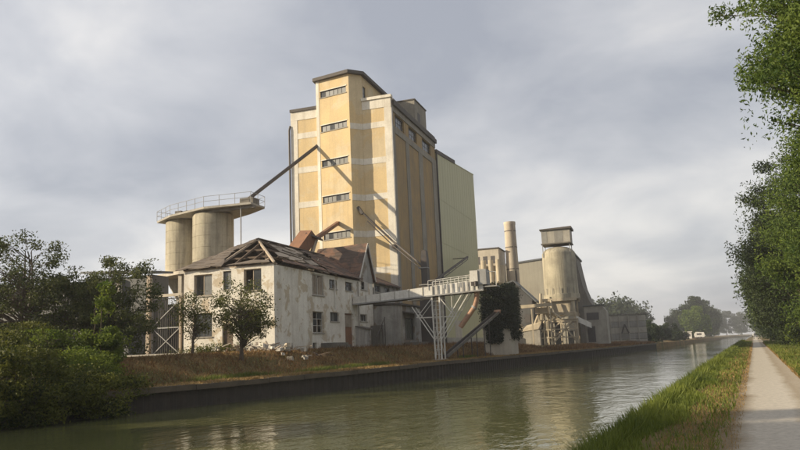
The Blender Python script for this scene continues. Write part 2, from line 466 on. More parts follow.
# ------------------------------------------------------------------ ground, canal, towpath
def xf(y):      # far (factory side) edge of the canal
    return float(np.interp(y, [-400, -60, -30, -19.1, -12.7, -3.9, 10.9, 118, 720, 790, 3000], [-62, -8, .6, 3.4, 5.2, 7.6, 10.3, 25.2, 101.2, 126.4, 397.8]))
def xp(y):      # line of the towpath below the camera
    return CAM.x + (y - CAM.y) * .1228
def xn(y):      # near edge of the water
    return xp(y) - 3.35
def sstep(a, b, t):
    t = min(max((t - a) / (b - a), 0), 1); return t * t * (3 - 2 * t)
def zq(y):      # top of the quay
    return float(np.interp(y, [-22, 8], [1.17, 1.38]))
def zfar(d, y):
    rise = float(np.interp(y, [-60, -25, -10, 38, 62], [.7, .9, 1.5, 1.5, .85]))
    w = float(np.interp(y, [-20, 5, 30], [8.5, 7.6, 6.5]))
    z = zq(y) + .01 + (rise + 1.39 - zq(y)) * sstep(2.4, w, d)
    if 0 < d < 30: z += .05 * math.sin(y * 1.7 + d * 2.1) * math.sin(d * .9) * sstep(1, 2.5, d) * (1 - sstep(6, 8, d))
    return z
def ground_z(x, y):
    d = xf(y) - x
    if d >= 0: return zfar(d, y)
    e = x - xn(y)
    if e < 0: return -1.5
    return -.3 + 1.2 * sstep(0, .95, e)

ys = sorted(set(list(np.arange(-70, 60, 1.5)) + list(np.arange(60, 160, 4)) + list(np.arange(160, 420, 12)) + [-400, -250, -150, -100, -80, 500, 600, 680, 720, 740, 760, 790, 850, 1000, 1500, 2200, 3000]))
far_d = [2500, 900, 300, 150, 90, 60, 40, 25, 16, 12, 10, 8.5, 7.6, 6.8, 6, 5.2, 4.5, 3.8, 3.1, 2.4, 1.6, .8, .35]
near_e = [0, .25, .5, .75, .95, 1.4, 2.6, 4.9, 6.5, 9, 14, 25, 60, 150, 500, 2500]
rows = []
for y in ys:
    row = [(xf(y) - d, y, zfar(d, y)) for d in far_d]
    row += [(xf(y) - .34, y, -2.0), (xn(y) - .6, y, -2.0)]
    row += [(xn(y) + e, y, ground_z(xn(y) + e, y)) for e in near_e]
    rows.append(row)
mb = MB(); nc = len(rows[0])
for row in rows: mb.v += row
for i in range(len(rows) - 1):
    for j in range(nc - 1):
        mb.f.append((i * nc + j, i * nc + j + 1, (i + 1) * nc + j + 1, (i + 1) * nc + j))
ground = mb.build('ground', M['far_ground'], smooth=False)
ground.data.materials.append(M['near_ground'])
nf = len(far_d)
k = 0
for i in range(len(rows) - 1):
    for j in range(nc - 1):
        ground.data.polygons[k].material_index = 1 if j >= nf else 0
        ground.data.polygons[k].use_smooth = not (nf - 2 <= j <= nf + 1)
        k += 1
tag(ground, kind='structure')

mb = MB()
for i, y in enumerate(ys):
    mb.v += [(xf(y) - .2, y, 0), (xn(y) + .6, y, 0)]
    if i: mb.f.append((2 * i - 2, 2 * i - 1, 2 * i + 1, 2 * i))
tag(mb.build('water', M['water']), kind='structure')

mb = MB()
pys = [y for y in ys if -90 < y < 900]
for i, y in enumerate(pys):
    w0 = -.75 + .06 * math.sin(y * .9) ; w1 = 1.75 + .08 * math.sin(y * .7 + 1)
    mb.v += [(xp(y) + w0, y, .912), (xp(y) + w1, y, .912)]
    if i: mb.f.append((2 * i - 2, 2 * i - 1, 2 * i + 1, 2 * i))
tag(mb.build('towpath', M['path']), kind='structure')

# quay wall: coping blocks over a wall of sheet piles
qw = thing('quay_wall', 'long low dark quay wall of ribbed sheet piles along the factory bank', 'quay wall', (xf(20), 20, 0))
mb = MB()
yy = -36.0; pts = []
k = 0
while yy < 150:
    st = .3 if yy < 70 else .6
    off = (.0, .0, .17, .17)[k % 4]
    off *= float(np.interp(yy, [-10, 25], [.3, 1]))
    pts.append((xf(yy) + off - .16, yy)); yy += st * (.75 if k % 2 == 0 else .35); k += 1
for i, (x, y) in enumerate(pts):
    mb.v += [(x, y, -.9), (x, y, zq(y) - .26)]
    if i: mb.f.append((2 * i - 2, 2 * i, 2 * i + 1, 2 * i - 1))
mb.build('sheet_piling', M['sheetpile'], qw)['kind'] = 'stuff'
yy = -36.0
while yy < 150:
    n = yy + rng.uniform(2.6, 3.2)
    mb = MB(); j = rng.uniform(-.02, .02); dz = rng.uniform(-.03, .02)
    a, b = yy + .02, n - .02; dz += zq(yy) - 1.4
    mb.hexa([(xf(a) - .42 + j, a, 1.125 + dz), (xf(a) + .1 + j, a, 1.125 + dz), (xf(b) + .1 + j, b, 1.125 + dz), (xf(b) - .42 + j, b, 1.125 + dz),
             (xf(a) - .42 + j, a, 1.42 + dz), (xf(a) + .08 + j, a, 1.41 + dz), (xf(b) + .08 + j, b, 1.41 + dz), (xf(b) - .42 + j, b, 1.42 + dz)])
    mb.build('coping_block', M['coping'], qw)
    yy = n

# ------------------------------------------------------------------ the yellow silo tower
TZ = 2.6
tw = thing('silo_tower', 'tall ochre and cream grain silo tower with stair bay and strip windows', 'tower', (-6.9, 40, 2.9))
fp = FRONT(30.3)
wall(fp, -13.75, 0, TZ, 33.6, [], .3).build('wall', M['ochre'], tw)['label'] = 'ochre front wall with cream bands'
cp = CANAL(0)
side_holes = [(31.8, 35.4, 30.3, 31.9), (37.3, 41.0, 30.3, 31.9), (43.4, 47.6, 30.3, 31.9)]
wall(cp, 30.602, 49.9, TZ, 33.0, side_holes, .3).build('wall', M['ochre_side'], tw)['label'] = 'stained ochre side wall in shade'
wall(Plane((-13.75, 49.9), (-13.75, 30.602)), 0, 19.298, TZ, 33.6, [], .3).build('wall', M['ochre'], tw)
wall(Plane((-.302, 49.9), (-13.448, 49.9)), 0, 13.1, TZ, 33.6, [], .3).build('wall', M['ochre'], tw)
MB().box(-13.4, -.35, 30.65, 49.55, 32.9, 33.3).build('roof', M['roof_grey'], tw)
# cream frames on the front
for a0, a1 in ((-13.79, -12.85), (-.85, .045)):
    b = MB(); fp.box(b, a0, a1, TZ, 33.0, -.05, .25); b.build('corner_strip', M['cream'], tw)
for a0, a1 in ((-13.8, -9.97), (-3.78, .05)):
    b = MB(); fp.box(b, a0, a1, 33.003 - .55, 33.62, -.06, .26); b.build('band', M['cream'], tw)
    b = MB(); fp.box(b, a0 - .05, a1 + .12, 33.624, 33.98, -.22, .5); b.build('parapet_cap', M['dark_fascia'] if a0 < -10 else M['cream'], tw)
for z in (30.3, 25.75, 21.2, 16.65, 12.1, 7.5):
    for a0, a1 in ((-12.848, -9.97), (-3.78, -.852)):
        b = MB(); fp.box(b, a0, a1, z - .38, z + .38, -.03, .2); b.build('band', M['cream'], tw)
# canal side: pilasters, head band, cornice, windows
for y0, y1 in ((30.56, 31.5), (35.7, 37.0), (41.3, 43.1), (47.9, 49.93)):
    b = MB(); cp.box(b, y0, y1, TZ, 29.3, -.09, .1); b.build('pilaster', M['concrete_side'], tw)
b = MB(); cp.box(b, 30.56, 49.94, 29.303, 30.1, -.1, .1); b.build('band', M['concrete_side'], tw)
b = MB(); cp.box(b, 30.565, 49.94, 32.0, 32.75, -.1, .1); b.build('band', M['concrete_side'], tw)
b = MB(); cp.box(b, 30.9, 50.1, 32.76, 33.35, -.34, .6); b.build('cornice', M['dark_fascia'], tw)
b = MB(); cp.box(b, 31.2, 50.0, 33.354, 33.75, -.12, .4); b.build('parapet_cap', M['roof_grey'], tw)
for h in side_holes:
    window(tw, cp, *h, 4, 2, M['frame_dark'], M['glass'], rec=.2, bar=.09)
# roof box
rb = MB().box(-2.95, -.05, 40.8, 46.2, 33.3, 36.7).build('roof_box', M['concrete_side'], tw)
MB().box(-3.05, .06, 40.7, 46.3, 36.703, 36.86).build('cap', M['dark_fascia'], rb)
b = MB(); FRONT(40.8).box(b, -2.3, -1.5, 33.9, 35.4, -.02, .1); b.build('door', M['frame_dark'], rb)
b = MB(); CANAL(-.05).box(b, 42.0, 43.2, 33.9, 35.2, -.02, .1); b.build('vent', M['frame_dark'], rb)
# stair bay
A0, A1, A2, A3, A4 = (-9.95, 30.28), (-9.9, 29.95), (-5.0, 29.05), (-3.8, 30.28), (-3.8, 42)
SB = 37.1
pA = Plane(A0, A1); wall(pA, 0, pA.len, TZ, SB, [], .2).build('stair_wall', M['cream'], tw)
pB = Plane(A1, A2)
rowsz = [16.75, 21.4, 26.05, 30.65, 35.2]
sh = [(.62, pB.len - .42, z - .42, z + .42) for z in rowsz]
wall(pB, 0, pB.len, TZ, SB, sh, .25).build('stair_wall', M['ochre'], tw)
b = MB(); pB.box(b, -.03, .42, TZ, SB - .01, -.035, .1); b.build('corner_strip', M['cream'], tw)
pC = Plane(A2, A3); wall(pC, 0, pC.len, TZ, SB, [], .25).build('stair_wall', M['ochre'], tw)
for z in (30.3, 25.75, 21.2, 16.65, 12.1):
    b = MB(); pC.box(b, .03, pC.len - .02, z - .38, z + .38, -.03, .1); b.build('band', M['cream'], tw)
pD = Plane(A3, A4)
sd = [(.5, 1.5, 34.0, 35.9)]
wall(pD, 0, pD.len, 33.3, SB, sd, .25).build('stair_wall', M['ochre'], tw)
window(tw, pD, *sd[0], 1, 2, M['frame_dark'], M['glass'], rec=.1)
pE = Plane((-4.05, 42), (-9.9, 42)); wall(pE, 0, 5.85, 33.3, SB, [], .25).build('stair_wall', M['ochre'], tw)
pF = Plane((-9.9, 42.25), (-9.9, 30.3)); wall(pF, 0, pF.len, 33.3, SB, [], .25).build('stair_wall', M['ochre'], tw)
poly = [(-10.3, 30.3), (-10.25, 29.6), (-4.9, 28.55), (-3.35, 30.1), (-3.35, 42.5), (-10.3, 42.5)]
MB().prism([(x, y, SB + .002) for x, y in poly], (0, 0, .42)).build('roof', M['dark_fascia'], tw)
MB().lathe(-5.6, 30.2, [(.34, SB + .4), (.34, SB + .75), (.2, SB + .9)], 10).build('roof_vent', M['dark_fascia'], tw)
for h in sh:
    window(tw, pB, *h, 6, 1, M['frame_dark'], [M['glass_pale'], M['blind'], M['glass'], M['glass_pale']], rec=.1, bar=.09, sill=M['conc'])
    b = MB(); pB.box(b, h[0] - .12, h[1] + .12, h[3], h[3] + .1, -.06, .1); b.build('lintel', M['cream'], tw)
# rain pipes
MB().tube([(-13.95, 30.1, 3), (-13.95, 30.1, 31.2), (-13.85, 30.2, 31.8)], .13, 8).build('downpipe', M['steel_dark'], tw)
MB().tube([(.2, 30.2, 3), (.2, 30.2, 32.2)], .11, 8).build('downpipe', M['steel_grey'], tw)
MB().tube([(.16, 50.2, 3), (.16, 50.2, 31.5)], .13, 8).build('downpipe', M['steel_dark'], tw)

# green clad store
gs = thing('green_store', 'huge plain pale green metal clad store joined behind the ochre tower', 'building', (-6, 62, 2.6))
mb = MB()
prof = [(50.45, 31.4), (75.2, 33.5)]
mb.hexa([(-13, 50.4, 2.5), (.06, 50.4, 2.5), (.06, 75.2, 2.5), (-13, 75.2, 2.5), (-13, 50.4, 31.4), (.06, 50.4, 31.4), (.06, 75.2, 33.45), (-13, 75.2, 33.45)])
mb.build('wall', M['green_clad'], gs)
MB().hexa([(-.5, 50.4, 31.38), (.16, 50.4, 31.38), (.16, 61.5, 32.3), (-.5, 61.5, 32.3), (-.5, 50.4, 32.0), (.16, 50.4, 32.0), (.16, 61.5, 32.9), (-.5, 61.5, 32.9)]).build('fascia', M['dark_fascia'], gs)
MB().hexa([(-.5, 61.51, 32.3), (.12, 61.51, 32.3), (.12, 75.25, 33.44), (-.5, 75.25, 33.44), (-.5, 61.51, 32.42), (.12, 61.51, 32.42), (.12, 75.25, 33.56), (-.5, 75.25, 33.56)]).build('roof_edge', M['green_clad'], gs)
for z in (11.5, 17.9, 24.5):
    MB().box(.05, .085, 50.5, 75.1, z, z + .07).build('seam', M['green_clad'], gs)
for i in range(1, 16):
    y = 50.4 + i * 1.55; MB().box(.058, .074, y, y + .05, 4.0, 31.4 + i * .128 - .1).build('sheet_joint', M['green_clad'], gs)
MB().box(.05, .12, 50.5, 75.1, 2.5, 4.0).build('plinth', M['conc'], gs)
b = MB(); CANAL(.06).box(b, 56, 60, 2.6, 6.6, -.04, .1); b.build('door', M['conc_pale'], gs)

# ------------------------------------------------------------------ ruined white house
hs = thing('ruined_house', 'derelict two storey white house with collapsed tiled roof and broken windows', 'house', (-4, 9, 2.9))
GZ = 2.7; EZ = 9.72
f0 = FRONT(0)
fh = [(-7.44, -5.71, 7.62, 9.38), (-4.67, -3.9, 8.0, 9.5), (-2.74, -1.14, 7.74, 9.5), (-7.42, -5.7, 4.28, 6.19), (-2.8, -1.2, 4.3, 6.2), (-4.75, -3.75, 2.95, 5.2)]
wall(f0, -8.4, 0, GZ, EZ, fh, .4).build('wall', M['plaster'], hs)['label'] = 'sunlit white end wall'
c0 = CANAL(0)
ch = [(6.93, 9.34, 7.7, 9.6), (10.55, 12.28, 8.5, 9.35), (14.33, 16.2, 8.55, 9.4), (18.4, 20.2, 8.9, 9.7), (22.5, 24.1, 8.9, 9.6),
      (6.9, 9.13, 4.36, 6.25), (10.56, 12.57, 5.45, 6.3), (14.0, 16.1, 2.95, 6.3), (18.0, 19.9, 5.6, 6.35), (2.35, 3.05, 2.85, 3.45), (6.8, 7.6, 2.85, 3.5)]
wall(c0, .402, 21.8, GZ, EZ, [h for h in ch if h[1] < 21], .4).build('wall', M['plaster'], hs)['label'] = 'shaded canal side wall with peeling plaster'
wall(Plane((-8.4, 22), (-8.4, .402)), 0, 21.598, GZ, EZ, [], .4).build('wall', M['plaster_grey'], hs)
wall(Plane((-.402, 21.8), (-7.998, 21.8)), 0, 7.596, GZ, EZ, [], .3).build('wall', M['plaster_grey'], hs)
MB().box(-7.98, -.42, .42, 21.7, 6.35, 6.6).build('floor_slab', M['wood_dark'], hs)
MB().box(-7.98, -.42, 8.6, 8.8, GZ, 9.6).build('partition', M['plaster_grey'], hs)
# windows
def hwin(pl, h, nx, nz, miss, mat='frame_white', sill=True):
    window(hs, pl, *h, nx, nz, M[mat], [M['glass'], M['glass'], M['glass_pale']], rec=.16, bar=.07, sill=M['conc'] if sill else None, missing=miss)
hwin(f0, fh[0], 2, 1, .7, 'wood_pale'); hwin(f0, fh[1], 1, 1, .6, 'frame_dark'); hwin(f0, fh[2], 2, 1, .6, 'wood_pale'); hwin(f0, fh[3], 2, 1, .4, 'frame_dark'); hwin(f0, fh[4], 2, 1, .5, 'frame_dark')
b = MB(); f0.box(b, *fh[5][:2], *fh[5][2:], .18, .26); b.build('door', M['wood_dark'], hs)
b = MB()
for i in range(6):
    a = 6.98 + i * .39; c0.box(b, a, a + rng.uniform(.28, .36), 7.72, 9.55 - rng.uniform(0, .25), .14 + .01 * (i % 2), .19 + .01 * (i % 2))
w = window(hs, c0, *ch[0], 2, 1, M['frame_white'], None, rec=.08, bar=.08, sill=M['conc'], label='boarded up upper window'); b.build('shutter_boards', M['board'], w)
hwin(c0, ch[1], 3, 2, .2, 'frame_dark'); hwin(c0, ch[2], 3, 2, .2, 'frame_dark'); hwin(c0, ch[3], 3, 2, .3); hwin(c0, ch[5], 2, 3, .5); hwin(c0, ch[6], 3, 1, .1, 'frame_dark'); hwin(c0, ch[8], 3, 1, .3)
b = MB(); c0.box(b, *ch[7][:2], ch[7][2], ch[7][3], .2, .28); dr = b.build('door', M['rust'], hs); dr['label'] = 'rusty door below the gallery'
b = MB(); c0.box(b, 14.15, 15.95, 5.0, 6.15, .14, .199); b.build('door_panel', M['board'], dr)
for h in (ch[9], ch[10]):
    b = MB(); c0.box(b, *h, .25, .3); b.build('cellar_vent', M['frame_dark'], hs)
MB().tube([(.14, 11.5, 6.6), (.14, 11.5, 9.4)], .06, 6).build('downpipe', M['white_metal'], hs)
MB().tube([(.14, 17.3, 3.0), (.14, 17.3, 9.6)], .06, 6).build('downpipe', M['conc'], hs)
b = MB()
for i in range(4): b.box(0.01, 2.2 - i * .3, 8.4 + i * .01, 11.6, GZ + i * .19, GZ + .19 * (i + 1) - .003)
b.build('door_steps', M['conc_dark'], hs)
# roof carpentry: hip end (open), battered slopes
RZ, RX = 12.65, -4.2
hip = (RX, 4.9, RZ)
rf = MB().beam((RX, 4.7, RZ - .1), (RX, 19.5, RZ - .25), .16, .26).build('roof', M['wood_dark'], hs)
rf['label'] = 'collapsed roof frame with bare rafters and broken tile patches'
def rpart(name, mat, *args, **kw):
    return MB().beam(*args, **kw).build(name, M[mat], rf)
for p in ((-8.4, -.1), (.1, -.1)):
    rpart('hip_rafter', 'wood_pale' if p[0] > 0 else 'wood_dark', (p[0], p[1], EZ + .12), hip, .14, .2)
rpart('wall_plate', 'wood_pale', (-8.5, .2, EZ + .07), (.12, .2, EZ + .07), .2, .12)
rpart('wall_plate', 'wood_dark', (-.2, .32, EZ + .07), (-.2, 17.6, EZ + .07), .2, .12)
for k, (xb, pale) in enumerate(((-6.9, 0), (-5.2, 1), (-3.6, 0), (-2.2, 0), (-1.0, 1))):
    fr_ = min((xb + 8.4) / 4.2, (0 - xb) / 4.2, 1)
    top = (xb, 4.9 * fr_, EZ + (RZ - EZ) * fr_)
    if k == 1: top = (-4.3, 4.7, RZ)
    rpart('rafter', 'wood_pale' if pale else 'wood_dark', (xb, -.15, EZ + .15), top, .1, .16)
for z, a, b_ in ((10.7, -7.0, -1.4), (11.5, -5.9, -2.3)):
    yb = 4.9 * (z - EZ) / (RZ - EZ)
    rpart('purlin', 'wood_dark', (a, yb, z), (b_, yb, z - .05), .12, .16)
rpart('king_post', 'wood_dark', (RX, 4.95, EZ), (RX, 4.95, RZ), .16, .16)
rpart('king_post', 'wood_dark', (-2.1, 2.5, EZ), (-2.1, 2.5, 11.1), .12, .12)
for yb, sag in ((5.6, 0), (7.0, .25), (8.6, .1), (10.3, .4), (12.0, .2), (13.8, .1), (15.4, .05)):
    rpart('rafter', 'wood_pale' if rng.random() < .3 else 'wood_dark', (.2, yb + rng.uniform(-.2, .2), EZ + .1), (RX, yb, RZ - sag), .1, .15)
    rpart('rafter', 'wood_dark', (-8.6, yb, EZ + .1), (RX, yb, RZ - sag), .1, .15)
for fr_, y0, y1 in ((.28, 1.6, 17.8), (.62, 3.2, 18.5)):
    rpart('purlin', 'wood_dark', (-4.2 * fr_, y0, EZ + (RZ - EZ) * fr_ + .02), (-4.2 * fr_, y1, EZ + (RZ - EZ) * fr_ - .25), .13, .17)
# roof covering: ragged patches lying on the slopes, each a thick sheet
def slope_patch(name, mat, fn, outline, thick=.07):
    P = [Vector(fn(*p)) for p in outline]
    n = (P[1] - P[0]).cross(P[2] - P[0]).normalized()
    if n.z < 0: n = -n
    c = sum(P, Vector()) / len(P)
    mb = MB(); m_ = len(P)
    top = [p + n * thick for p in P]
    mb.add(P + top + [c + n * (thick + .02), c], [(i, (i + 1) % m_, m_ + (i + 1) % m_, m_ + i) for i in range(m_)] +
           [(m_ + i, m_ + (i + 1) % m_, 2 * m_) for i in range(m_)] + [((i + 1) % m_, i, 2 * m_ + 1) for i in range(m_)])
    return mb.build(name, M[mat], rf)
fhip = lambda a, h: (a, -.25 + (4.9 + .25) * h, EZ + .22 + (RZ - EZ) * h + .05 * math.sin(a * 3))     # hip end: a = x, h = 0..1
fcan = lambda a, h: (.35 - (4.2 + .35) * h, a, EZ + .2 + (RZ - EZ) * h - .12 * math.sin(a * .9) ** 2 * h)      # canal slope: a = y
fbak = lambda a, h: (-8.75 + 4.55 * h, a, EZ + .2 + (RZ - EZ) * h)
def courses(parent, mat, fn, n, left, right, h0=0.0, h1=1.0, lift=.07):
    """overlapping rows of roof tiles, each row its own piece with a proud lower edge and ragged ends"""
    for i in range(n):
        ha = h0 + (h1 - h0) * i / n; hb = h0 + (h1 - h0) * (i + 1.12) / n
        a0 = left(ha) + rng.uniform(-.12, .12); a1 = right(ha) + rng.uniform(-.12, .12)
        b0 = left(min(hb, h1)) + rng.uniform(-.08, .08); b1 = right(min(hb, h1)) + rng.uniform(-.08, .08)
        m_ = 6; lo = []; up = []
        for k in range(m_ + 1):
            t = k / m_; w = rng.uniform(-.025, .025)
            lo.append(Vector(fn(a0 + (a1 - a0) * t, ha)) + Vector((0, 0, lift + w))); up.append(Vector(fn(b0 + (b1 - b0) * t, min(hb, h1))) + Vector((0, 0, .02 + w)))
        V = lo + up + [p - Vector((0, 0, lift + .03)) for p in lo]
        q = m_ + 1
        F = [(k, k + 1, q + k + 1, q + k) for k in range(m_)] + [(2 * q + k, 2 * q + k + 1, k + 1, k) for k in range(m_)]
        MB().add(V, F).build('tile_course', M[mat], parent)
courses(rf, 'tile_grey', fhip, 11, lambda h: -8.8 + 4.55 * h, lambda h: -5.6 + 1.35 * h + .25 * math.sin(h * 9), -.02, .99)
slope_patch('tile_patch', 'tile_grey', fhip, [(-5.55, -.02), (-4.6, -.02), (-4.75, .12), (-5.2, .26)])
slope_patch('tile_patch', 'tile_grey', fhip, [(-4.2, -.01), (-.2, -.01), (-.5, .06), (-2.0, .09), (-3.0, .06)], .05)
slope_patch('tile_patch', 'tile_grey', fbak, [(-.2, 0), (19, 0), (19, 1), (5, 1)])
courses(rf, 'tile', fcan, 11, lambda h: 9.6 + 3.6 * h + .5 * math.sin(h * 11), lambda h: 18.0 + 1.6 * h, -.02, .96)
slope_patch('tile_patch', 'tile', fcan, [(1.0, 0), (9.4, 0), (9.7, .12), (7.5, .16), (5.0, .10), (3.0, .15), (1.5, .1)])
slope_patch('roof_board', 'board', fcan, [(5.2, .55), (8.4, .42), (9.3, .60), (7.8, .82), (5.6, .85)], .04)
slope_patch('roof_board', 'wood_pale', fcan, [(2.3, .22), (6.8, .2), (7.3, .36), (4.4, .48), (3.0, .42)], .04)
slope_patch('roof_board', 'board', fcan, [(7.6, .18), (10.0, .24), (10.2, .42), (8.0, .36)], .04)
slope_patch('roof_board', 'wood_pale', fcan, [(8.8, .68), (11.0, .7), (11.9, .92), (9.2, .93)], .04)
for k in range(26):
    y0 = rng.uniform(1.2, 12); h0 = rng.uniform(.05, .85)
    L_ = rng.uniform(.7, 2.6); an = rng.uniform(-.4, .4)
    p = Vector(fcan(y0, h0)) + Vector((0, 0, .1)); q = Vector(fcan(y0 + L_ * math.cos(an), min(max(h0 + L_ * math.sin(an) * .2, .02), .98))) + Vector((0, 0, rng.uniform(.05, .3)))
    rpart('batten', rng.choice(['wood_dark', 'wood_dark', 'wood_pale', 'board']), p, q, .08, .05)
# cross wing with the steep canal gable
g = MB(); g.prism([(.03, 17.9, EZ - .02), (.03, 21.8, EZ - .02), (.03, 21.8, 10.2), (.03, 20.1, 13.6), (.03, 17.9, 10.2)], (-.35, 0, 0))
gw = g.build('gable', M['plaster_grey'], hs)
MB().box(.035, .09, 19.2, 20.2, 8.85, 9.72).build('trim', M['frame_white'], gw)
cr_ = MB()
cr_.hexa([(.25, 17.55, 9.85), (.25, 20.1, 13.75), (-5.6, 20.1, 13.55), (-5.0, 17.55, 9.85), (.25, 17.55 - .1, 9.95), (.25, 20.1, 13.9), (-5.6, 20.1, 13.7), (-5.0, 17.45, 9.95)])
cr_.build('cross_roof', M['tile'], hs)['label'] = 'steep dark tiled slope of the gabled wing'
fcrs = lambda a, h: (a, 17.42 + 2.68 * h, 9.97 + 3.93 * h - .03 * (.25 - a) * h)
courses([o for o in hs.children if o.name.startswith('cross_roof')][0], 'tile', fcrs, 10, lambda h: -5.2 - .3 * h, lambda h: .27, 0, 1.0, .06)
MB().hexa([(.25, 20.1, 13.75), (.25, 22.1, 9.85), (-5.6, 22.1, 9.85), (-5.6, 20.1, 13.55), (.25, 20.12, 13.9), (.25, 22.2, 9.95), (-5.6, 22.2, 9.95), (-5.6, 20.12, 13.7)]).build('cross_roof', M['tile'], hs)
MB().beam((.3, 17.45, 9.9), (.3, 20.1, 13.85), .07, .2).build('verge_board', M['frame_white'], hs)
MB().beam((.3, 22.15, 9.9), (.3, 20.1, 13.85), .07, .2).build('verge_board', M['frame_white'], hs)

# low link between house and tower
lk = thing('link_building', 'low shaded link with small brown roof between gabled wing and tower', 'building', (-3, 26, 2.9))
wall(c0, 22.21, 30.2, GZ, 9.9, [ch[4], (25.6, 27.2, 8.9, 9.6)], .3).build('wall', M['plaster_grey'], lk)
for h in (ch[4], (25.6, 27.2, 8.9, 9.6)): window(lk, c0, *h, 3, 2, M['frame_dark'], M['glass'], rec=.12, bar=.07, sill=M['conc'])
MB().hexa([(.4, 22.25, 9.75), (.4, 30.2, 9.75), (-5, 30.2, 12.2), (-5, 22.25, 12.2), (.4, 22.25, 9.9), (.4, 30.2, 9.9), (-5, 30.2, 12.35), (-5, 22.25, 12.35)]).build('roof', M['tile'], lk)

# annex and small lean-to in the shade
ax = thing('concrete_annex', 'squat stained concrete annex with dark barred door below the tower', 'building', (1.5, 26, 2.9))
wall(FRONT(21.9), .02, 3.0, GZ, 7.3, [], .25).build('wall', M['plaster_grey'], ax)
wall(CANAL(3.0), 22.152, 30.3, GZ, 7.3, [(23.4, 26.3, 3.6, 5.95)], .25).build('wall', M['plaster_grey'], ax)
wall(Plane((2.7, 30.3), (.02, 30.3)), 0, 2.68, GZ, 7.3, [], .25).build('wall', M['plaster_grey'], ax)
MB().hexa([(.02, 21.7, 7.45), (3.3, 21.7, 7.25), (3.3, 30.6, 7.25), (.02, 30.6, 7.45), (.02, 21.7, 7.65), (3.3, 21.7, 7.42), (3.3, 30.6, 7.42), (.02, 30.6, 7.65)]).build('roof', M['dark_fascia'], ax)
window(ax, CANAL(3.0), 23.4, 26.3, 3.6, 5.95, 5, 1, M['frame_dark'], M['glass'], rec=.1, bar=.1)
MB().hexa([(3.02, 22.4, 6.5), (4.3, 22.4, 6.25), (4.3, 27.2, 6.25), (3.02, 27.2, 6.5), (3.02, 22.4, 6.62), (4.3, 22.4, 6.37), (4.3, 27.2, 6.37), (3.02, 27.2, 6.62)]).build('canopy', M['dark_fascia'], ax)
for y in (21.9, 30.1): MB().box(3.002, 3.12, y + .05, y + .35, GZ, 7.2).build('pilaster', M['conc'], ax)
MB().box(3.01, 5.0, 22.5, 29.5, 2.2, 3.3).build('plinth', M['conc_dark'], ax)
hr = MB()
for i in range(7):
    hr.box(.1, 1.4, 20.6 - i * .3, 20.9 - i * .3 - .005, 2.6, 5.2 - i * .38)
hr.build('steps', M['conc_dark'], ax)
hrail = MB().tube([(1.5, 21.2, 6.0), (1.5, 18.4, 3.9)], .05, 6).build('handrail', M['steel_dark'], ax)
for i in range(4): MB().tube([(1.5, 21.1 - i * .85, 2.7), (1.5, 21.1 - i * .85, 5.9 - i * .64)], .035, 6).build('post', M['steel_dark'], hrail)
ls = thing('lean_to', 'small grey lean to with slanted lid against the house wall', 'shed', (.6, 17.5, 2.9))
MB().hexa([(.02, 16.6, GZ), (1.0, 16.6, GZ), (1.0, 18.3, GZ), (.02, 18.3, GZ), (.02, 16.6, 5.0), (1.0, 16.6, 4.75), (1.0, 18.3, 4.75), (.02, 18.3, 5.0)]).build('wall', M['plaster_grey'], ls)
MB().hexa([(.02, 16.5, 5.02), (1.15, 16.5, 4.74), (1.15, 18.4, 4.74), (.02, 18.4, 5.02), (.02, 16.5, 5.12), (1.15, 16.5, 4.84), (1.15, 18.4, 4.84), (.02, 18.4, 5.12)]).build('lid', M['conc_dark'], ls)

# rusty chute box standing in the roof
cu = thing('rusty_chute', 'tilted rusty sheet metal chute box rising out of the broken roof', 'chute', (-5.5, 17, 12))
p0, p1 = Vector((-6.1, 15.0, 12.3)), Vector((-5.1, 17.0, 14.9))
MB().beam(p0, p1, 1.7, 1.25, up=(-.3, -1, .4)).build('housing', M['rust'], cu)
MB().beam(p1 + Vector((-.15, 0, .02)), p1 + Vector((1.25, .35, -.55)), 1.9, .16).build('hood', M['steel_dark'], cu)
MB().beam((-4.35, 17.1, 14.3), (-4.75, 16.4, 12.2), .35, .3).build('support_leg', M['wood_pale'], cu)
MB().beam((-5.0, 17.6, 14.3), (-7.2, 29.6, 18.3), .4, .4).build('duct', M['rust'], cu)

# ------------------------------------------------------------------ twin concrete silos with gantry deck
tsil = thing('twin_silos', 'pair of weathered concrete silos under one railed deck behind the house', 'silo', (-19.5, 19.5, 2.9))
def silo(cx, cy, r, z0, z1):
    prof = [(r, z0)]
    n = 5
    for i in range(1, n):
        z = z0 + (z1 - z0) * i / n
        prof += [(r, z - .03), (r - .025, z - .012), (r - .025, z + .012), (r, z + .03)]
    prof += [(r, z1 - .2), (r - .12, z1)]
    s_ = MB().lathe(cx, cy, prof, 48).build('silo', M['silo_conc'], tsil, smooth=True)
    MB().lathe(cx, cy, [(r * .12, z0 - 4.0), (r * .92, z0 - .4), (r * .92, z0 - .36)], 32).build('hopper', M['silo_conc'], s_, smooth=True)
silo(-17.4, 18.0, 2.25, 11.95, 18.35); silo(-22.9, 20.6, 2.25, 11.95, 18.55)
MB().prism([(-26.2, 17.5, 11.6), (-19.5, 14.6, 11.6), (-14.2, 14.6, 11.6), (-14.2, 20.5, 11.6), (-18, 24.0, 11.6), (-26.2, 24.0, 11.6)], (0, 0, .35)).build('base_slab', M['conc_pale'], tsil)
for x, y in ((-25.6, 18.2), (-19.6, 15.2), (-14.9, 15.2), (-15, 20.3), (-18.2, 23.4), (-25.6, 23.4)):
    MB().box(x - .22, x + .22, y - .22, y + .22, 2.7, 11.598).build('column', M['conc_pale'], tsil)
dk = [(-26.2, 19.6), (-22.6, 17.2), (-16.8, 15.2), (-11.2, 15.6), (-11.2, 18.6), (-14.2, 20.6), (-20.0, 23.6), (-25.0, 23.8)]
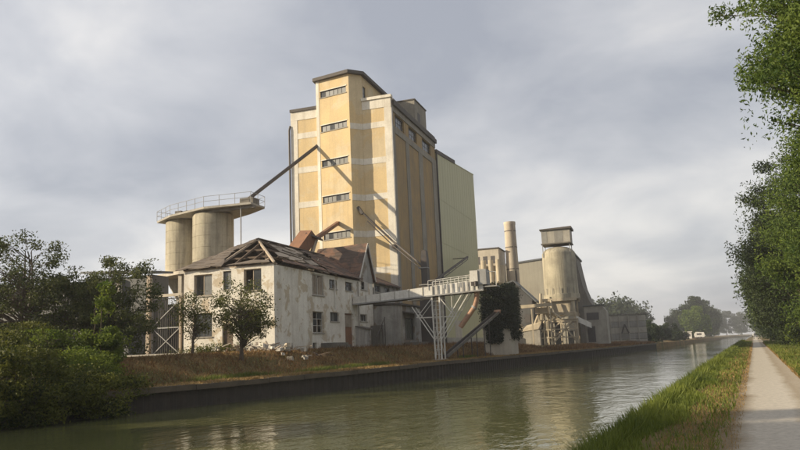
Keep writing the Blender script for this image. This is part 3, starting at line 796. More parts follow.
deck = MB().prism([(x, y, 18.6) for x, y in dk], (0, 0, .22)).build('deck', M['conc'], tsil)
MB().beam((-18.5, 16.3, 18.45), (-11.0, 16.1, 18.4), .4, .3).build('deck_beam', M['conc_dark'], deck)
for i in range(len(dk)):
    a, b_ = Vector(dk[i]), Vector(dk[(i + 1) % len(dk)])
    n = max(1, round((b_ - a).length / 1.7))
    for k in range(n):
        q = a.lerp(b_, k / n); MB().tube([(q.x, q.y, 18.8), (q.x, q.y, 19.95)], .03, 5).build('rail_post', M['steel_grey'], deck)
    for z in (19.4, 19.95): MB().tube([(a.x, a.y, z), (b_.x, b_.y, z)], .026, 5).build('rail', M['steel_grey'], deck)
MB().box(-12.9, -11.3, 16.2, 17.6, 18.83, 19.5).build('conveyor_foot', M['conc_dark'], deck)
MB().box(-22.6, -21.8, 18.1, 18.9, 18.83, 19.4).build('motor', M['steel_dark'], deck)
MB().tube([(-21.7, 18.4, 19.1), (-20.9, 18.1, 19.1)], .24, 10).build('motor', M['steel_dark'], deck)
MB().tube([(-12.6, 15.9, 3.0), (-12.6, 15.9, 18.6)], .06, 6).build('standpipe', M['steel_grey'], tsil)
sc = thing('screw_conveyor', 'long dark sloping conveyor tube from silo deck up to ochre tower', 'conveyor', (-13.2, 17.5, 19.2))
MB().tube([(-13.2, 17.2, 19.1), (-9.98, 30.1, 28.6)], .2, 10).build('tube', M['steel_dark'], sc)
MB().tube([(-13.2, 17.2, 18.85), (-13.2, 17.2, 19.35)], .32, 10).build('foot', M['steel_grey'], sc)
MB().beam((-13.1, 17.5, 19.55), (-9.98, 30.1, 28.85), .12, .06).build('truss', M['steel_dark'], sc)

# ------------------------------------------------------------------ conveyors on the tower
bc = thing('elevator_leg', 'tall dark steel bucket elevator leg beside the annex', 'elevator', (4.8, 26, 2.9))
MB().box(4.4, 5.1, 25.6, 26.5, 2.5, 12.3).build('casing', M['steel_dark'], bc)
MB().box(4.15, 5.6, 25.4, 26.7, 2.5, 8.2).build('boot', M['steel_dark'], bc)
MB().hexa([(4.4, 25.6, 12.302), (5.1, 25.6, 12.302), (5.1, 26.5, 12.302), (4.4, 26.5, 12.302), (4.55, 25.6, 13.4), (5.0, 25.6, 13.4), (5.0, 26.5, 13.4), (4.55, 26.5, 13.4)]).build('head', M['steel_dark'], bc)
for z in (5, 7.2, 9.5, 11.4): MB().box(4.1, 5.15, 25.5, 26.55, z, z + .09).build('flange', M['steel_grey'], bc)
s1 = thing('spout_pipe', 'thin dark twin spout sloping from ochre tower front down to elevator', 'pipe', (0, 29.6, 15))
MB().tube([(-4.3, 29.6, 19.6), (-.2, 29.6, 15.4), (4.6, 26.6, 11.5)], .13, 8).build('tube', M['steel_dark'], s1)
MB().tube([(-3.3, 29.5, 18.1), (-.2, 29.5, 14.9), (4.6, 26.5, 11.0)], .07, 8).build('stay', M['steel_dark'], s1)
MB().beam((-4.5, 29.6, 20.0), (-3.9, 29.6, 19.1), .35, .35).build('head', M['steel_dark'], s1)
MB().box(-.3, .1, 29.5, 30.24, 14.6, 15.0).build('bracket', M['steel_dark'], s1)
s2 = thing('sloping_belt', 'thin dark belt conveyor sloping up across green store wall', 'conveyor', (2.5, 31, 10))
MB().beam((3.3, 30.4, 9.6), (2.4, 57, 16.2), .22, .26).build('frame', M['steel_dark'], s2)
MB().tube([(3.3, 30.4, 9.15), (2.4, 57, 15.8)], .06, 6).build('stay', M['steel_dark'], s2)
for i in range(7):
    t = i / 6; MB().beam((3.3 - .9 * t, 30.4 + 26.6 * t, 9.15 + 6.65 * t), (3.3 - .9 * t, 30.4 + 26.6 * t, 9.6 + 6.6 * t), .06, .06).build('strut', M['steel_dark'], s2)
MB().box(.05, 2.4, 56.85, 56.95, 16.0, 16.12).build('bracket', M['steel_dark'], s2)

# ------------------------------------------------------------------ loading gallery over the quay with trestle
gl = thing('loading_gallery', 'pale metal loading gallery reaching from house out over the canal', 'gallery', (6.7, 16.6, 7.3))
gz = lambda x: 7.28 + .042 * x
ghh = lambda x: .66 + .022 * x
xs = [0.05, 1.5, 3.0, 4.5, 6.0, 7.4, 8.4] + [8.4 + .5 * i for i in range(1, 10)] + [13.4]
for a, b_ in zip(xs[:-1], xs[1:]):
    mb = MB(); g_ = .035
    sl = a >= 8.3
    y0 = 15.95 if not sl else 16.0
    mb.hexa([(a + g_, y0, gz(a)), (b_ - g_, y0, gz(b_)), (b_ - g_, y0 + .05, gz(b_)), (a + g_, y0 + .05, gz(a)),
             (a + g_, y0, gz(a) + ghh(a)), (b_ - g_, y0, gz(b_) + ghh(b_)), (b_ - g_, y0 + .05, gz(b_) + ghh(b_)), (a + g_, y0 + .05, gz(a) + ghh(a))])
    mb.build('side_panel', M['white_metal'], gl)
    if sl or a > 0.1:
        MB().box(a - .035, a + .035, 15.9, 15.95, gz(a) - .05, gz(a) + ghh(a) + .04).build('rib', M['steel_grey'] if sl else M['conc'], gl)
for y0, y1, dz0, dz1, nm, mt in ((16.003 + .05, 17.3, .05, .13, 'floor', 'conc_dark'), (16.06, 17.3, .6, .66, 'lid', 'steel_grey'), (17.31, 17.36, 0, .7, 'side_panel', 'conc')):
    MB().hexa([(.05, y0, gz(0) + dz0), (13.4, y0, gz(13.4) + dz0), (13.4, y1, gz(13.4) + dz0), (.05, y1, gz(0) + dz0),
               (.05, y0, gz(0) + dz1), (13.4, y0, gz(13.4) + dz1), (13.4, y1, gz(13.4) + dz1), (.05, y1, gz(0) + dz1)]).build(nm, M[mt], gl)
for y in (15.93, 17.4): MB().beam((.05, y, gz(0) - .07), (13.4, y, gz(13.4) - .07), .1, .13).build('girder', M['conc_dark'] if y > 17 else M['steel_grey'], gl)
for y in (15.9, 17.4):
    for zt in (.45, .85): MB().tube([(8.0, y, gz(8) + ghh(8) + zt - .3), (12.6, y, gz(12.6) + ghh(12.6) + zt - .3)], .03, 5).build('rail', M['white_metal'], gl)
    for i in range(7):
        x = 8.0 + i * .76; MB().tube([(x, y, gz(x) + .5), (x, y, gz(x) + ghh(x) + .55)], .03, 5).build('rail_post', M['white_metal'], gl)
hd = MB().box(12.2, 12.95, 15.7, 17.2, 8.55, 9.65).build('drive_head', M['white_metal'], gl)
MB().box(12.953, 13.75, 15.8, 17.5, 8.3, 9.75).build('cover', M['steel_grey'], hd)
MB().box(12.3, 12.55, 15.62, 15.7, 8.2, 8.6).build('motor', M['steel_dark'], hd)
MB().tube([(12.75, 15.66, 8.15), (12.75, 15.66, 8.62)], .17, 8).build('motor', M['steel_dark'], hd)
MB().tube([(13.7, 16.2, 9.5), (14.6, 16.2, 9.45), (14.6, 16.2, 8.2)], .04, 5).build('rail', M['white_metal'], gl)
MB().box(13.4, 14.7, 15.9, 17.3, 8.05, 8.15).build('platform', M['steel_grey'], gl)
tr = thing('gallery_trestle', 'slender white steel trestle with fan braces standing on the quay edge', 'trestle', (8.6, 16.7, 1.4))
def tbeam(n, p, q, w=.1): return MB().beam(p, q, w * .78, w * .78).build(n, M['white_metal'], tr)
for y in (16.1, 17.3):
    tbeam('leg', (8.35, y, 1.45), (8.25, y, gz(8.2) - .15), .16); tbeam('leg', (8.95, y, 1.45), (9.0, y, gz(9) - .15), .16)
    tbeam('brace', (6.2, y, 6.6), (8.3, y, 3.4)); tbeam('brace', (8.35, y, 3.3), (11.3, y, gz(11.3) - .13)); tbeam('brace', (8.95, y, 3.3), (11.95, y, gz(12) - .13))
    tbeam('tie', (6.6, y, 5.55), (10.3, y, 5.5), .07); tbeam('brace', (8.98, y, 7.4), (10.3, y, 5.6), .08); tbeam('brace', (10.2, y, 5.6), (10.2, y, gz(10) - .13), .07)
    tbeam('tie', (5.8, y, 7.25), (8.3, y, 7.4), .09); tbeam('brace', (6.7, y, 5.6), (8.2, y, 7.3), .07)
    MB().box(8.1, 9.2, y - .3, y + .3, 1.3, 1.52).build('footing', M['conc_pale'], tr)
for i in range(13):
    z = 2.0 + i * .42; tbeam('rung', (8.34, 16.1, z), (8.97, 16.1, z), .045)
for z0, z1 in ((1.6, 3.3), (3.3, 5.4), (5.4, 7.3)):
    tbeam('brace', (8.35, 16.1, z0), (8.35, 17.3, z1), .06); tbeam('brace', (8.95, 17.3, z0), (8.95, 16.1, z1), .06)
sp = thing('loading_spout', 'rusty pinkish loading spout hanging bent below the gallery head', 'spout', (12.5, 16.6, 7.5))
MB().tube([(12.65, 16.6, 8.0), (12.5, 16.6, 6.9), (12.3, 16.6, 6.3), (10.8, 16.6, 4.45)], .25, 12).build('tube', M['rust_pink'], sp, smooth=True)
MB().tube([(12.3, 16.6, 6.3), (12.2, 16.6, 6.18)], .31, 12).build('flange', M['steel_grey'], sp)
dc = thing('quay_conveyor', 'dark inclined trough conveyor climbing from quay to ivy covered block', 'conveyor', (10, 25, 2))
a, b_ = Vector((8.6, 18.6, 1.75)), Vector((11.3, 32.6, 6.4))
for dx in (-.25, .25): MB().beam(a + Vector((dx, 0, 0)), b_ + Vector((dx, 0, 0)), .09, .28).build('side_beam', M['steel_dark'] if dx < 0 else M['conc_dark'], dc)
MB().beam(a + Vector((0, 0, -.1)), b_ + Vector((0, 0, -.1)), .4, .05).build('belt', M['steel_dark'], dc)
MB().tube([b_ + Vector((-.4, 0, .05)), b_ + Vector((.4, 0, .05))], .22, 10).build('roller', M['rust_pink'], dc)
for t in (.25, .5, .75):
    p = a.lerp(b_, t)
    for dx in (-.3, .3): MB().beam((p.x + dx, p.y, ground_z(p.x, p.y) - .1), (p.x + dx, p.y, p.z), .09, .09).build('leg', M['steel_dark'], dc)

# ------------------------------------------------------------------ vegetation builders
def leaf_mesh(name, mat, parent, C, size, tint, up=0.3, aspect=.5, kind=None):
    """C: (n,3) leaf centres; each leaf a small folded rhombus"""
    n = len(C); off = np.array(origin_of(parent)) if parent else np.zeros(3)
    d = nrng.normal(size=(n, 3)); d[:, 2] -= up * .8; d /= np.linalg.norm(d, axis=1)[:, None]
    r = nrng.normal(size=(n, 3)); r[:, 2] *= .5
    w = np.cross(d, r); w /= np.linalg.norm(w, axis=1)[:, None] + 1e-9
    nn = np.cross(w, d)
    s = (size * nrng.uniform(.6, 1.4, n))[:, None]
    V = np.empty((n, 4, 3))
    V[:, 0] = C - d * s * .5; V[:, 2] = C + d * s * .5
    V[:, 1] = C + w * s * aspect * .5 + nn * s * .12; V[:, 3] = C - w * s * aspect * .5 + nn * s * .12
    V = (V - off).reshape(-1, 3)
    me = bpy.data.meshes.new(name)
    me.vertices.add(4 * n); me.vertices.foreach_set('co', V.ravel().astype(np.float32))
    b = np.arange(n) * 4
    tri = np.stack([b, b + 1, b + 2, b, b + 2, b + 3], 1).ravel().astype(np.int32)
    me.loops.add(6 * n); me.loops.foreach_set('vertex_index', tri)
    me.polygons.add(2 * n); me.polygons.foreach_set('loop_start', np.arange(2 * n, dtype=np.int32) * 3)
    me.update(calc_edges=True)
    at = me.attributes.new('tint', 'FLOAT', 'POINT'); at.data.foreach_set('value', np.repeat(np.clip(tint, 0, 1), 4).astype(np.float32))
    me.materials.append(M[mat])
    o = bpy.data.objects.new(name, me); COL.objects.link(o)
    if parent: o.parent = parent
    if kind: o['kind'] = kind
    return o

def tree(name, label, cat, base, height, crown, nclus, nleaf, lsize, mat, bark='bark', trunk_r=.2, seed=0, clus_r=.8, group=None, fork=.35, droop=.3,
         lean=(0, 0), stems=1, shell=.55, tintspread=.25, branches=True, flat=.75, spray=0.0, zmin=None):
    """crown = list of ellipsoids (dx, dy, z, rx, ry, rz) relative to base x, y and absolute z"""
    rg = np.random.default_rng(seed)
    bx, by = base; bz = ground_z(bx, by) - .1
    t = thing(name, label, cat, (bx, by, bz), group)
    vols = np.array([c[3] * c[4] * c[5] for c in crown]); pick = rg.choice(len(crown), nclus, p=vols / vols.sum())
    ctr = []
    for k in pick:
        c = crown[k]; d = rg.normal(size=3); d /= np.linalg.norm(d)
        rad = (shell + (1 - shell) * rg.random()) ** .6 if rg.random() < .75 else rg.random() ** .5 * .7
        ctr.append((bx + c[0] + d[0] * c[3] * rad, by + c[1] + d[1] * c[4] * rad, c[2] + d[2] * c[5] * rad))
    ctr = np.array(ctr)
    top = height
    axes = []
    for s_ in range(stems):
        sx, sy = (rg.normal(size=2) * .35 * (stems > 1))
        pts = []; rs = []
        for i in range(7):
            f = i / 6
            pts.append((bx + sx + lean[0] * f + rg.normal() * .05 * f * height * .12, by + sy + lean[1] * f + rg.normal() * .05 * f * height * .12, bz + (top * .88 - bz) * f))
            rs.append(trunk_r * (1.25 if i == 0 else 1 - .85 * f))
        MB().tube(pts, rs, 8).build('trunk' if stems == 1 else 'stem', M[bark], t, smooth=True); axes.append(pts)
    if branches:
        bm_ = MB()
        for c in ctr:
            ax_ = axes[rg.integers(len(axes))]
            zf = (c[2] - bz) / (top * .88 - bz)
            f = min(max(zf - rg.uniform(.1, .3), fork * .6), .95)
            i = min(int(f * 6), 5); p0 = Vector(ax_[i]).lerp(Vector(ax_[i + 1]), f * 6 - i)
            p2 = Vector(c); pm = p0.lerp(p2, .5) + Vector((rg.normal() * .15, rg.normal() * .15, .12 * (p2 - p0).length))
            r0 = max(.014, trunk_r * .34 * (1 - .6 * f)) * min(1, (p2 - p0).length / 2.5 + .3)
            bm_.tube([p0, pm, p2], [r0, r0 * .6, r0 * .2], 4, cap=False)
        bm_.build('limbs', M[bark], t)
    per = rg.multinomial(nleaf, np.ones(nclus) / nclus)
    ci = np.repeat(np.arange(nclus), per)
    gs_ = np.clip(rg.normal(size=(len(ci), 3)), -1.4, 1.4)
    C = ctr[ci] + gs_ * clus_r * np.array([1, 1, flat]) * rg.uniform(.45, 1.1, nclus)[ci][:, None]
    if spray > 0:
        m_ = rg.random(len(ci)) < spray; u_ = rg.uniform(.0, .75, len(ci))[:, None]
        hub = np.array([bx + lean[0] * .6, by + lean[1] * .6, 0]) + np.stack([ctr[:, 0] * 0, ctr[:, 0] * 0, ctr[:, 2] - .8], 1)
        Q = ctr[ci] + (hub[ci] - ctr[ci]) * u_ * .55 + gs_ * clus_r * .42 * np.array([1, 1, .6])
        C = np.where(m_[:, None], Q, C)
    C[:, 2] = np.maximum(C[:, 2], ground_z(bx, by) - .3 if zmin is None else zmin + .1 * rg.random(len(C)))
    tint = rg.random(nclus)[ci] * .8 + rg.normal(size=len(ci)) * tintspread * .6 + .1
    leaf_mesh('crown', mat, t, C, lsize, tint, up=droop, aspect=.42 if spray else .5)
    return t

# right bank: row of tall trees beyond the towpath
row = []
def rtree(label, y, off, h, rx, lo, n, ls, mat='leaf_right', seed=1, cr=1.0, ncl=90, extra=()):
    x = xp(y) + off
    crown = [(0, 0, (h + lo) / 2, rx, rx, (h - lo) / 2)] + list(extra)
    return tree('bank_tree', label, 'tree', (x, y), h, crown, ncl, n, ls, mat, trunk_r=.28, seed=seed, clus_r=cr, group='tall trees lining the towpath', droop=.5, spray=.62)
rtree('nearest towpath tree, its feathery leaves hanging into the top right corner', -19.5, 6.3, 22, 6.5, 7.6, 150000, .17, 'leaf_right', 3, .66, 330,
      [(-1.6, .5, 14.5, 4.5, 3.0, 2.2), (-.5, -1, 10.5, 4.2, 3.5, 1.6)])
rtree('yellow green towpath tree at the right edge, low branches lit by sun', -9, 8.2, 17, 4.2, 1.8, 65000, .2, 'leaf_yellow', 4, .7, 170)
rtree('second tall dark green tree beside the towpath', 4, 7.0, 19, 4.6, 2.2, 70000, .2, 'leaf_right', 5, 1.0, 130)
rtree('third towpath tree, pale green, standing just behind the second', 15, 6.0, 17.5, 4.6, 2.0, 50000, .23, 'leaf_right', 6, 1.0, 95)
rtree('fourth towpath tree with pointed dark top overhanging the path', 29, 4.6, 20.5, 5.0, 2.0, 50000, .26, 'leaf_dark', 7, 1.1, 95)
for i, y in enumerate((45, 62, 82, 105, 132, 165, 205, 255, 320, 400, 500, 620)):
    nm = ('fifth', 'sixth', 'seventh', 'eighth', 'ninth', 'tenth', 'eleventh', 'twelfth', 'thirteenth', 'fourteenth', 'fifteenth', 'sixteenth')[i]
    k = 1 + i * .16
    rtree('%s tree along the towpath, counted from the camera' % nm, y, 3.9 + (i % 3) * .7 + i * .12, 17 + (i * 37 % 5), 4.6 + i * .15, 1.5, int(20000 / k), .36 * k, 'leaf_right' if i % 2 else 'leaf_dark', 20 + i, 1.2 + .1 * i, 80)
# shrubs below them
for i, (y, off, h) in enumerate(((-13, 6.6, 3.4), (-4, 6.4, 3.8), (7, 6.2, 3.0), (22, 5.6, 3.6), (38, 5.4, 3.2), (55, 5.2, 3.0), (75, 5.2, 3.4), (100, 5.0, 3.5))):
    nm = ('first', 'second', 'third', 'fourth', 'fifth', 'sixth', 'seventh', 'eighth')[i]
    tree('hedge_shrub', '%s leafy shrub along right side of towpath below the trees' % nm, 'shrub', (xp(y) + off, y), h,
         [(0, 0, 1 + h * .5, 2.0, 3.2, h * .5)], 40, 9000, .24, 'leaf_yellow' if i % 2 == 0 else 'leaf_right', trunk_r=.06, seed=60 + i, clus_r=.5, stems=3, group='shrubs below the towpath trees')
# far end of the canal
for i, (px, py, h, rx, mat) in enumerate(((50.2, 345, 17, 6, 'leaf_right'), (52.5, 395, 25, 7, 'leaf_dark'), (60, 450, 27, 7, 'leaf_dark'), (68, 520, 22, 7, 'leaf_far'), (45, 420, 19, 7, 'leaf_dark'), (106, 800, 30, 11, 'leaf_far'), (66, 480, 24, 7, 'leaf_dark'), (90, 740, 30, 10, 'leaf_dark'), (124, 830, 28, 11, 'leaf_far'))):
    lb = ('bright green willow leaning over the far canal bend', 'tall dark tree rising behind the bright willow', 'tallest dark tree at the far canal bend', 'dark round tree beyond the tallest one at canal end',
          'dark tree left of the bright willow behind white cabin', 'hazy tree closing the view at end of canal', 'dark tree overhanging the last stretch of water', 'tall tree on the left bank where the canal turns away', 'grey green tree just left of the vanishing towpath')[i]
    tree('far_tree', lb, 'tree', (px, py), h, [(0, 0, h * .55, rx, rx, h * .43)], 90, 12000, 1.0, mat, trunk_r=.4, seed=90 + i, clus_r=1.8, group='far trees at the canal bend', branches=False)
for i, (px, py, h, rx, ry) in enumerate(((25, 150, 5.5, 3.2, 4), (27.5, 168, 6.5, 3.4, 5), (30.5, 190, 5.5, 3.2, 5), (34.5, 222, 6.5, 4, 6), (38, 255, 5.0, 4, 6))):
    nm = ('first', 'second', 'third', 'fourth', 'fifth')[i]
    tree('bank_bush', '%s dark bush on far bank right of the banded concrete wall' % nm, 'bush', (px, py), h, [(0, 0, 1.2 + h * .45, rx, ry, h * .5)], 40, 7000, .5, 'leaf_dark' if i % 2 else 'leaf_far', trunk_r=.1, seed=120 + i, clus_r=.8, stems=2,
         group='dark bushes on the far bank', branches=False)
# distant wood that reads as one band
C = []
for k in range(330):
    y = nrng.uniform(310, 430); x = nrng.uniform(-45, xf(y) - 34)
    h = nrng.uniform(17, 25)
    v = nrng.normal(size=(190, 3)); v /= np.linalg.norm(v, axis=1)[:, None]; v *= (nrng.random((190, 1)) ** .4)
    C.append(np.array([x, y, 1.5 + h * .5]) + v * np.array([5.0, 5.0, h * .5]))
C = np.concatenate(C)
fw = leaf_mesh('far_wood', 'leaf_far', None, C, 1.7, nrng.random(len(C)), kind='stuff')
fw['label'] = 'distant band of woodland on the horizon behind the works'; fw['category'] = 'wood'

# left bank
tree('bank_tree', 'sparse dark tree at the left edge in front of the shed', 'tree', (-9.8, -15.2), 11.2, [(-.5, 0, 8.0, 3.8, 3.0, 3.0), (-3.5, -1, 7.0, 3.0, 3.0, 3.0)], 110, 15000, .17, 'leaf_grey', trunk_r=.16, seed=201, clus_r=.5, stems=3)
tree('bank_tree', 'airy grey green tree left of the steel lattice gate', 'tree', (-4.4, -12.8), 9.6, [(0, 0, 6.6, 3.0, 2.4, 2.7), (.8, 0, 5.0, 2.2, 2.0, 2.0), (-1.8, 0, 6.6, 1.6, 1.6, 1.6)], 120, 17000, .155, 'leaf_grey', trunk_r=.13, seed=202, clus_r=.45, stems=3)
tree('bank_tree', 'low grey green tree between the two taller left bank trees', 'tree', (-7.6, -14.2), 8.6, [(0, 0, 5.8, 2.6, 2.2, 2.4)], 80, 10000, .16, 'leaf_grey', trunk_r=.1, seed=206, clus_r=.45, stems=3)
tree('sapling', 'slim bright yellow green sapling rising from the brambles', 'sapling', (-1.6, -17.5), 7.0, [(0, 0, 5.0, .9, .9, 2.2), (.1, 0, 3.2, 1.6, 1.2, 1.6)], 60, 7000, .19, 'leaf_yellow', trunk_r=.05, seed=203, clus_r=.28, stems=2)
tree('hawthorn', 'thin half bare hawthorn near the corner of the white house', 'tree', (-1.6, -8.6), 7.0, [(0, 0, 5.6, 1.5, 1.4, 1.4)], 80, 2300, .14, 'leaf_haw', bark='bark', trunk_r=.11, seed=204, clus_r=.36, lean=(.3, 0), fork=.3)
tree('hawthorn', 'small leafy hawthorn with dark trunk before the white wall', 'tree', (1.0, -6.6), 8.3, [(.1, 0, 6.1, 2.3, 1.9, 2.1), (.7, 0, 4.8, 2.0, 1.6, 1.1)], 110, 6200, .15, 'leaf_haw', bark='bark', trunk_r=.15, seed=205, clus_r=.38, fork=.3)
# bramble mounds down to the water
for i, (x, y, rx, ry, z, rz, n) in enumerate(((.4, -28.6, 2.0, 3.0, 1.4, 1.5, 12000), (.9, -25.0, 1.9, 2.4, 1.6, 1.7, 13000), (1.5, -22.2, 1.6, 1.6, 1.1, 1.1, 9000), (-2.4, -23.0, 2.4, 2.8, 2.4, 1.7, 12000),
                                              (-3.8, -18.8, 2.5, 2.4, 2.8, 1.6, 11000), (-.6, -19.4, 1.9, 1.6, 1.9, 1.2, 8000), (-6.5, -18.0, 2.8, 2.4, 3.0, 1.9, 10000), (2.5, -20.0, .7, .9, 1.1, .6, 2600))):
    lb = ('bramble thicket at the bottom left corner over the water', 'bramble mound hanging over the water next to the corner thicket', 'bramble clump at the water just left of the quay wall', 'tall bramble mound up the bank at left',
          'bramble mound below the left trees, sunlight put into its leaf colour', 'bramble clump around the foot of the sapling, sunlight put into its leaf colour', 'dark undergrowth in front of the left shed', 'small low bush where the quay wall begins')[i]
    tree('bramble', lb, 'bramble', (x, y), z + rz, [(0, 0, z, rx, ry, rz)] + ([(1.2, 0, .9, 1.3, ry, 1.0)] if i < 3 else []), 85, int(n * 1.6), .13, 'leaf_yellow' if i in (4, 5) else 'leaf_bramble', trunk_r=.03, seed=230 + i, clus_r=.42, stems=3, group='brambles on the left bank', shell=.8, zmin=.08 if i < 3 else None)  # yellow leaves on two mounds stand in for sunlit highlights
# trees on the bank beyond the left edge; they shade the foreground
for i, (x, y, h) in enumerate(((-8, -57.5, 28), (-9, -63, 29), (-9.5, -69, 29), (-10, -75, 29), (-12, -82, 28), (-9, -40, 11))):
    nm = ('first', 'second', 'third', 'fourth', 'fifth', 'sixth')[i]
    tree('bank_poplar', '%s tree of the row standing left of the view on the far bank' % nm, 'tree', (x, y), h, [(0, 0, h * .56, 3.8, 4.6 if h > 15 else 3.4, h * .44)], 160, 42000, .5, 'leaf_dark', trunk_r=.25, seed=260 + i, clus_r=1.0, group='trees on the bank left of view')

# ivy covered block
iv = thing('ivy_block', 'concrete block smothered in dark ivy at the quay', 'building', (11, 35.5, 2.6))
MB().box(9.4, 12.6, 33, 37.5, 1.1, 8.9).build('wall', M['conc_pale'], iv)
MB().box(9.25, 12.75, 32.85, 37.65, 8.903, 9.1).build('roof', M['conc'], iv)
C = []
for (n, x0, x1, y0, y1, z0, z1, sp_) in ((9000, 9.3, 12.9, 32.7, 33.0, 4.6, 9.4, .16), (6000, 12.6, 13.0, 32.8, 37.6, 3.4, 9.3, .2), (3500, 9.0, 13.0, 32.6, 37.6, 8.9, 9.5, .25), (2600, 9.9, 11.6, 32.7, 33.0, 3.0, 5.0, .15), (2500, 12.0, 13.3, 32.6, 33.6, 5.0, 8.8, .3)):
    p = np.stack([nrng.uniform(x0, x1, n), nrng.uniform(y0, y1, n), nrng.uniform(z0, z1, n)], 1) + nrng.normal(size=(n, 3)) * sp_
    C.append(p)
C = np.concatenate(C)
leaf_mesh('ivy', 'leaf_ivy', iv, C, .22, nrng.random(len(C)), kind='stuff')

# ------------------------------------------------------------------ lime works plant
M['shed_shade_grey'] = weathered('shed_shade_grey', (.11, .11, .108), (.06, .058, .055), .6, .5, .5, .85, .25)  # dark base colour puts shade into a gable that faces the sun
FRAME = (1.36, -9.99, 18.29, -.94)
hl = thing('gabled_shed', 'grey gabled metal shed between ivy block and round silo', 'shed', (8, 58, 2.6))
hp = FRONT(54)
MB().prism([(3.2, 54, 2.3), (12.3, 54, 2.3), (12.3, 54, 8.8), (9.7, 54, 11.6), (3.2, 54, 9.3)], (0, 3.6, 0)).build('wall', M['shed_shade_grey'], hl)
MB().hexa([(9.7, 53.6, 11.65), (12.75, 53.6, 8.45), (12.75, 57.9, 8.45), (9.7, 57.9, 11.65), (9.7, 53.6, 11.85), (12.9, 53.6, 8.55), (12.9, 57.9, 8.55), (9.7, 57.9, 11.85)]).build('roof', M['shed_roof'], hl)
MB().hexa([(2.8, 53.6, 9.2), (9.69, 53.6, 11.65), (9.69, 57.9, 11.65), (2.8, 57.9, 9.2), (2.8, 53.6, 9.38), (9.69, 53.6, 11.85), (9.69, 57.9, 11.85), (2.8, 57.9, 9.38)]).build('roof', M['shed_roof'], hl)
b = MB(); hp.box(b, 11.0, 11.8, 5.6, 6.8, -.05, .1); b.build('window', M['frame_dark'], hl)
b = MB(); hp.box(b, 8.9, 10.6, 2.4, 5.4, -.05, .1); b.build('door', M['conc_dark'], hl)
b = MB(); hp.box(b, 11.6, 12.2, 8.2, 8.75, -.05, .1); b.build('vent', M['frame_dark'], hl)

FRAME = None
bmn = thing('dust_conveyor', 'dust covered horizontal conveyor beam in front of the grey shed', 'conveyor', (7, 86.5, 9.4))
MB().beam((3.3, 86.7, 9.5), (11.0, 86.3, 9.7), .8, .6).build('trough', M['plant_dust'], bmn)
for t in (.05, .5, .95):
    x, y = 3.3 + 7.7 * t, 86.7 - .4 * t
    MB().beam((x, y, 2.0), (x, y, 9.2), .22, .22).build('post', M['plant_dust'], bmn)

FRAME = (1.17, -4.72, 8.64, -.44)
ks = thing('lime_silo', 'big round dust streaked silo with dome shoulder and roof cabin', 'silo', (14.6, 71.3, 2.3))
prof = [(2.95, 9.7), (2.95, 10.4), (2.8, 10.45), (2.76, 13.5), (2.72, 17.1), (2.68, 17.35), (2.3, 17.85), (1.6, 18.2), (.9, 18.35), (.2, 18.4)]
MB().lathe(14.6, 71.3, prof, 48).build('silo', M['silo_conc'], ks, smooth=True)
cab = MB().box(12.25, 16.9, 69.4, 73.2, 18.9, 21.1).build('cabin', M['conc'], ks)
MB().hexa([(12.0, 69.1, 21.103), (17.2, 69.1, 21.103), (17.2, 73.5, 21.103), (12.0, 73.5, 21.103), (12.0, 69.1, 21.3), (17.2, 69.1, 21.45), (17.2, 73.5, 21.45), (12.0, 73.5, 21.3)]).build('roof', M['dark_fascia'], cab)
MB().box(12.1, 17.0, 69.25, 73.35, 18.72, 18.9).build('floor', M['conc_dark'], cab)
for x, w_ in ((12.25, .9), (14.3, 1.4)):
    b = MB(); FRONT(69.4).box(b, x + .05, x + w_, 19.0, 21.0, -.03, .05); b.build('panel', M['plant_grey'], cab)
for x in (12.3, 16.7):
    for y in (69.6, 73): MB().beam((x, y, 16.6), (x, y, 18.9), .12, .12).build('post', M['steel_grey'], ks)
for i in range(6):
    an = R(200 + i * 24); MB().tube([(14.6 + 2.95 * math.cos(an), 71.3 + 2.95 * math.sin(an), 10.4), (14.6 + 2.95 * math.cos(an), 71.3 + 2.95 * math.sin(an), 11.4)], .05, 5).build('stub', M['plant_grey'], ks)

fr = thing('plant_frame', 'dusty steel and concrete frame with hopper and braces under the silo', 'frame', (14, 71, 2.3))
for x in (11.8, 13.0, 16.7):
    for y in (68.6, 74): MB().beam((x, y, 2.1), (x, y, 9.7), .32, .32).build('post', M['plant_dust'], fr)
for z, x0, x1 in ((9.4, 11.5, 17.2), (7.1, 12.6, 17.0), (6.0, 10.8, 17.2)):
    for y in (68.45, 74.15): MB().beam((x0, y, z), (x1, y, z), .3, .34).build('beam', M['plant_dust'], fr)
MB().box(11.4, 17.3, 68.3, 74.3, 9.58, 9.69).build('deck', M['plant_dust'], fr)
MB().box(10.9, 17.2, 68.2, 74.2, 6.2, 6.32).build('deck', M['plant_dust'], fr)
MB().hexa([(13.6, 69.0, 7.0), (15.8, 69.0, 7.0), (15.8, 73.5, 7.0), (13.6, 73.5, 7.0), (12.9, 68.75, 9.3), (16.4, 68.75, 9.3), (16.4, 73.8, 9.3), (12.9, 73.8, 9.3)]).build('hopper', M['plant_dust'], fr)
for p, q in (((12.2, 4.0), (14.4, 5.9)), ((14.4, 5.9), (16.5, 2.9)), ((12.0, 2.4), (14.2, 4.3)), ((14.4, 2.2), (14.4, 5.8)), ((13.1, 6.3), (16.6, 7.0))):
    MB().beam((p[0], 68.4, p[1]), (q[0], 68.4, q[1]), .2, .22).build('brace', M['plant_dust'], fr)
MB().hexa([(16.5, 68.6, 6.0), (19.0, 69.2, 4.7), (19.0, 71.2, 4.7), (16.5, 71, 6.0), (16.5, 68.6, 6.9), (19.0, 69.2, 5.5), (19.0, 71.2, 5.5), (16.5, 71, 6.9)]).build('chute', M['white_metal'], fr)
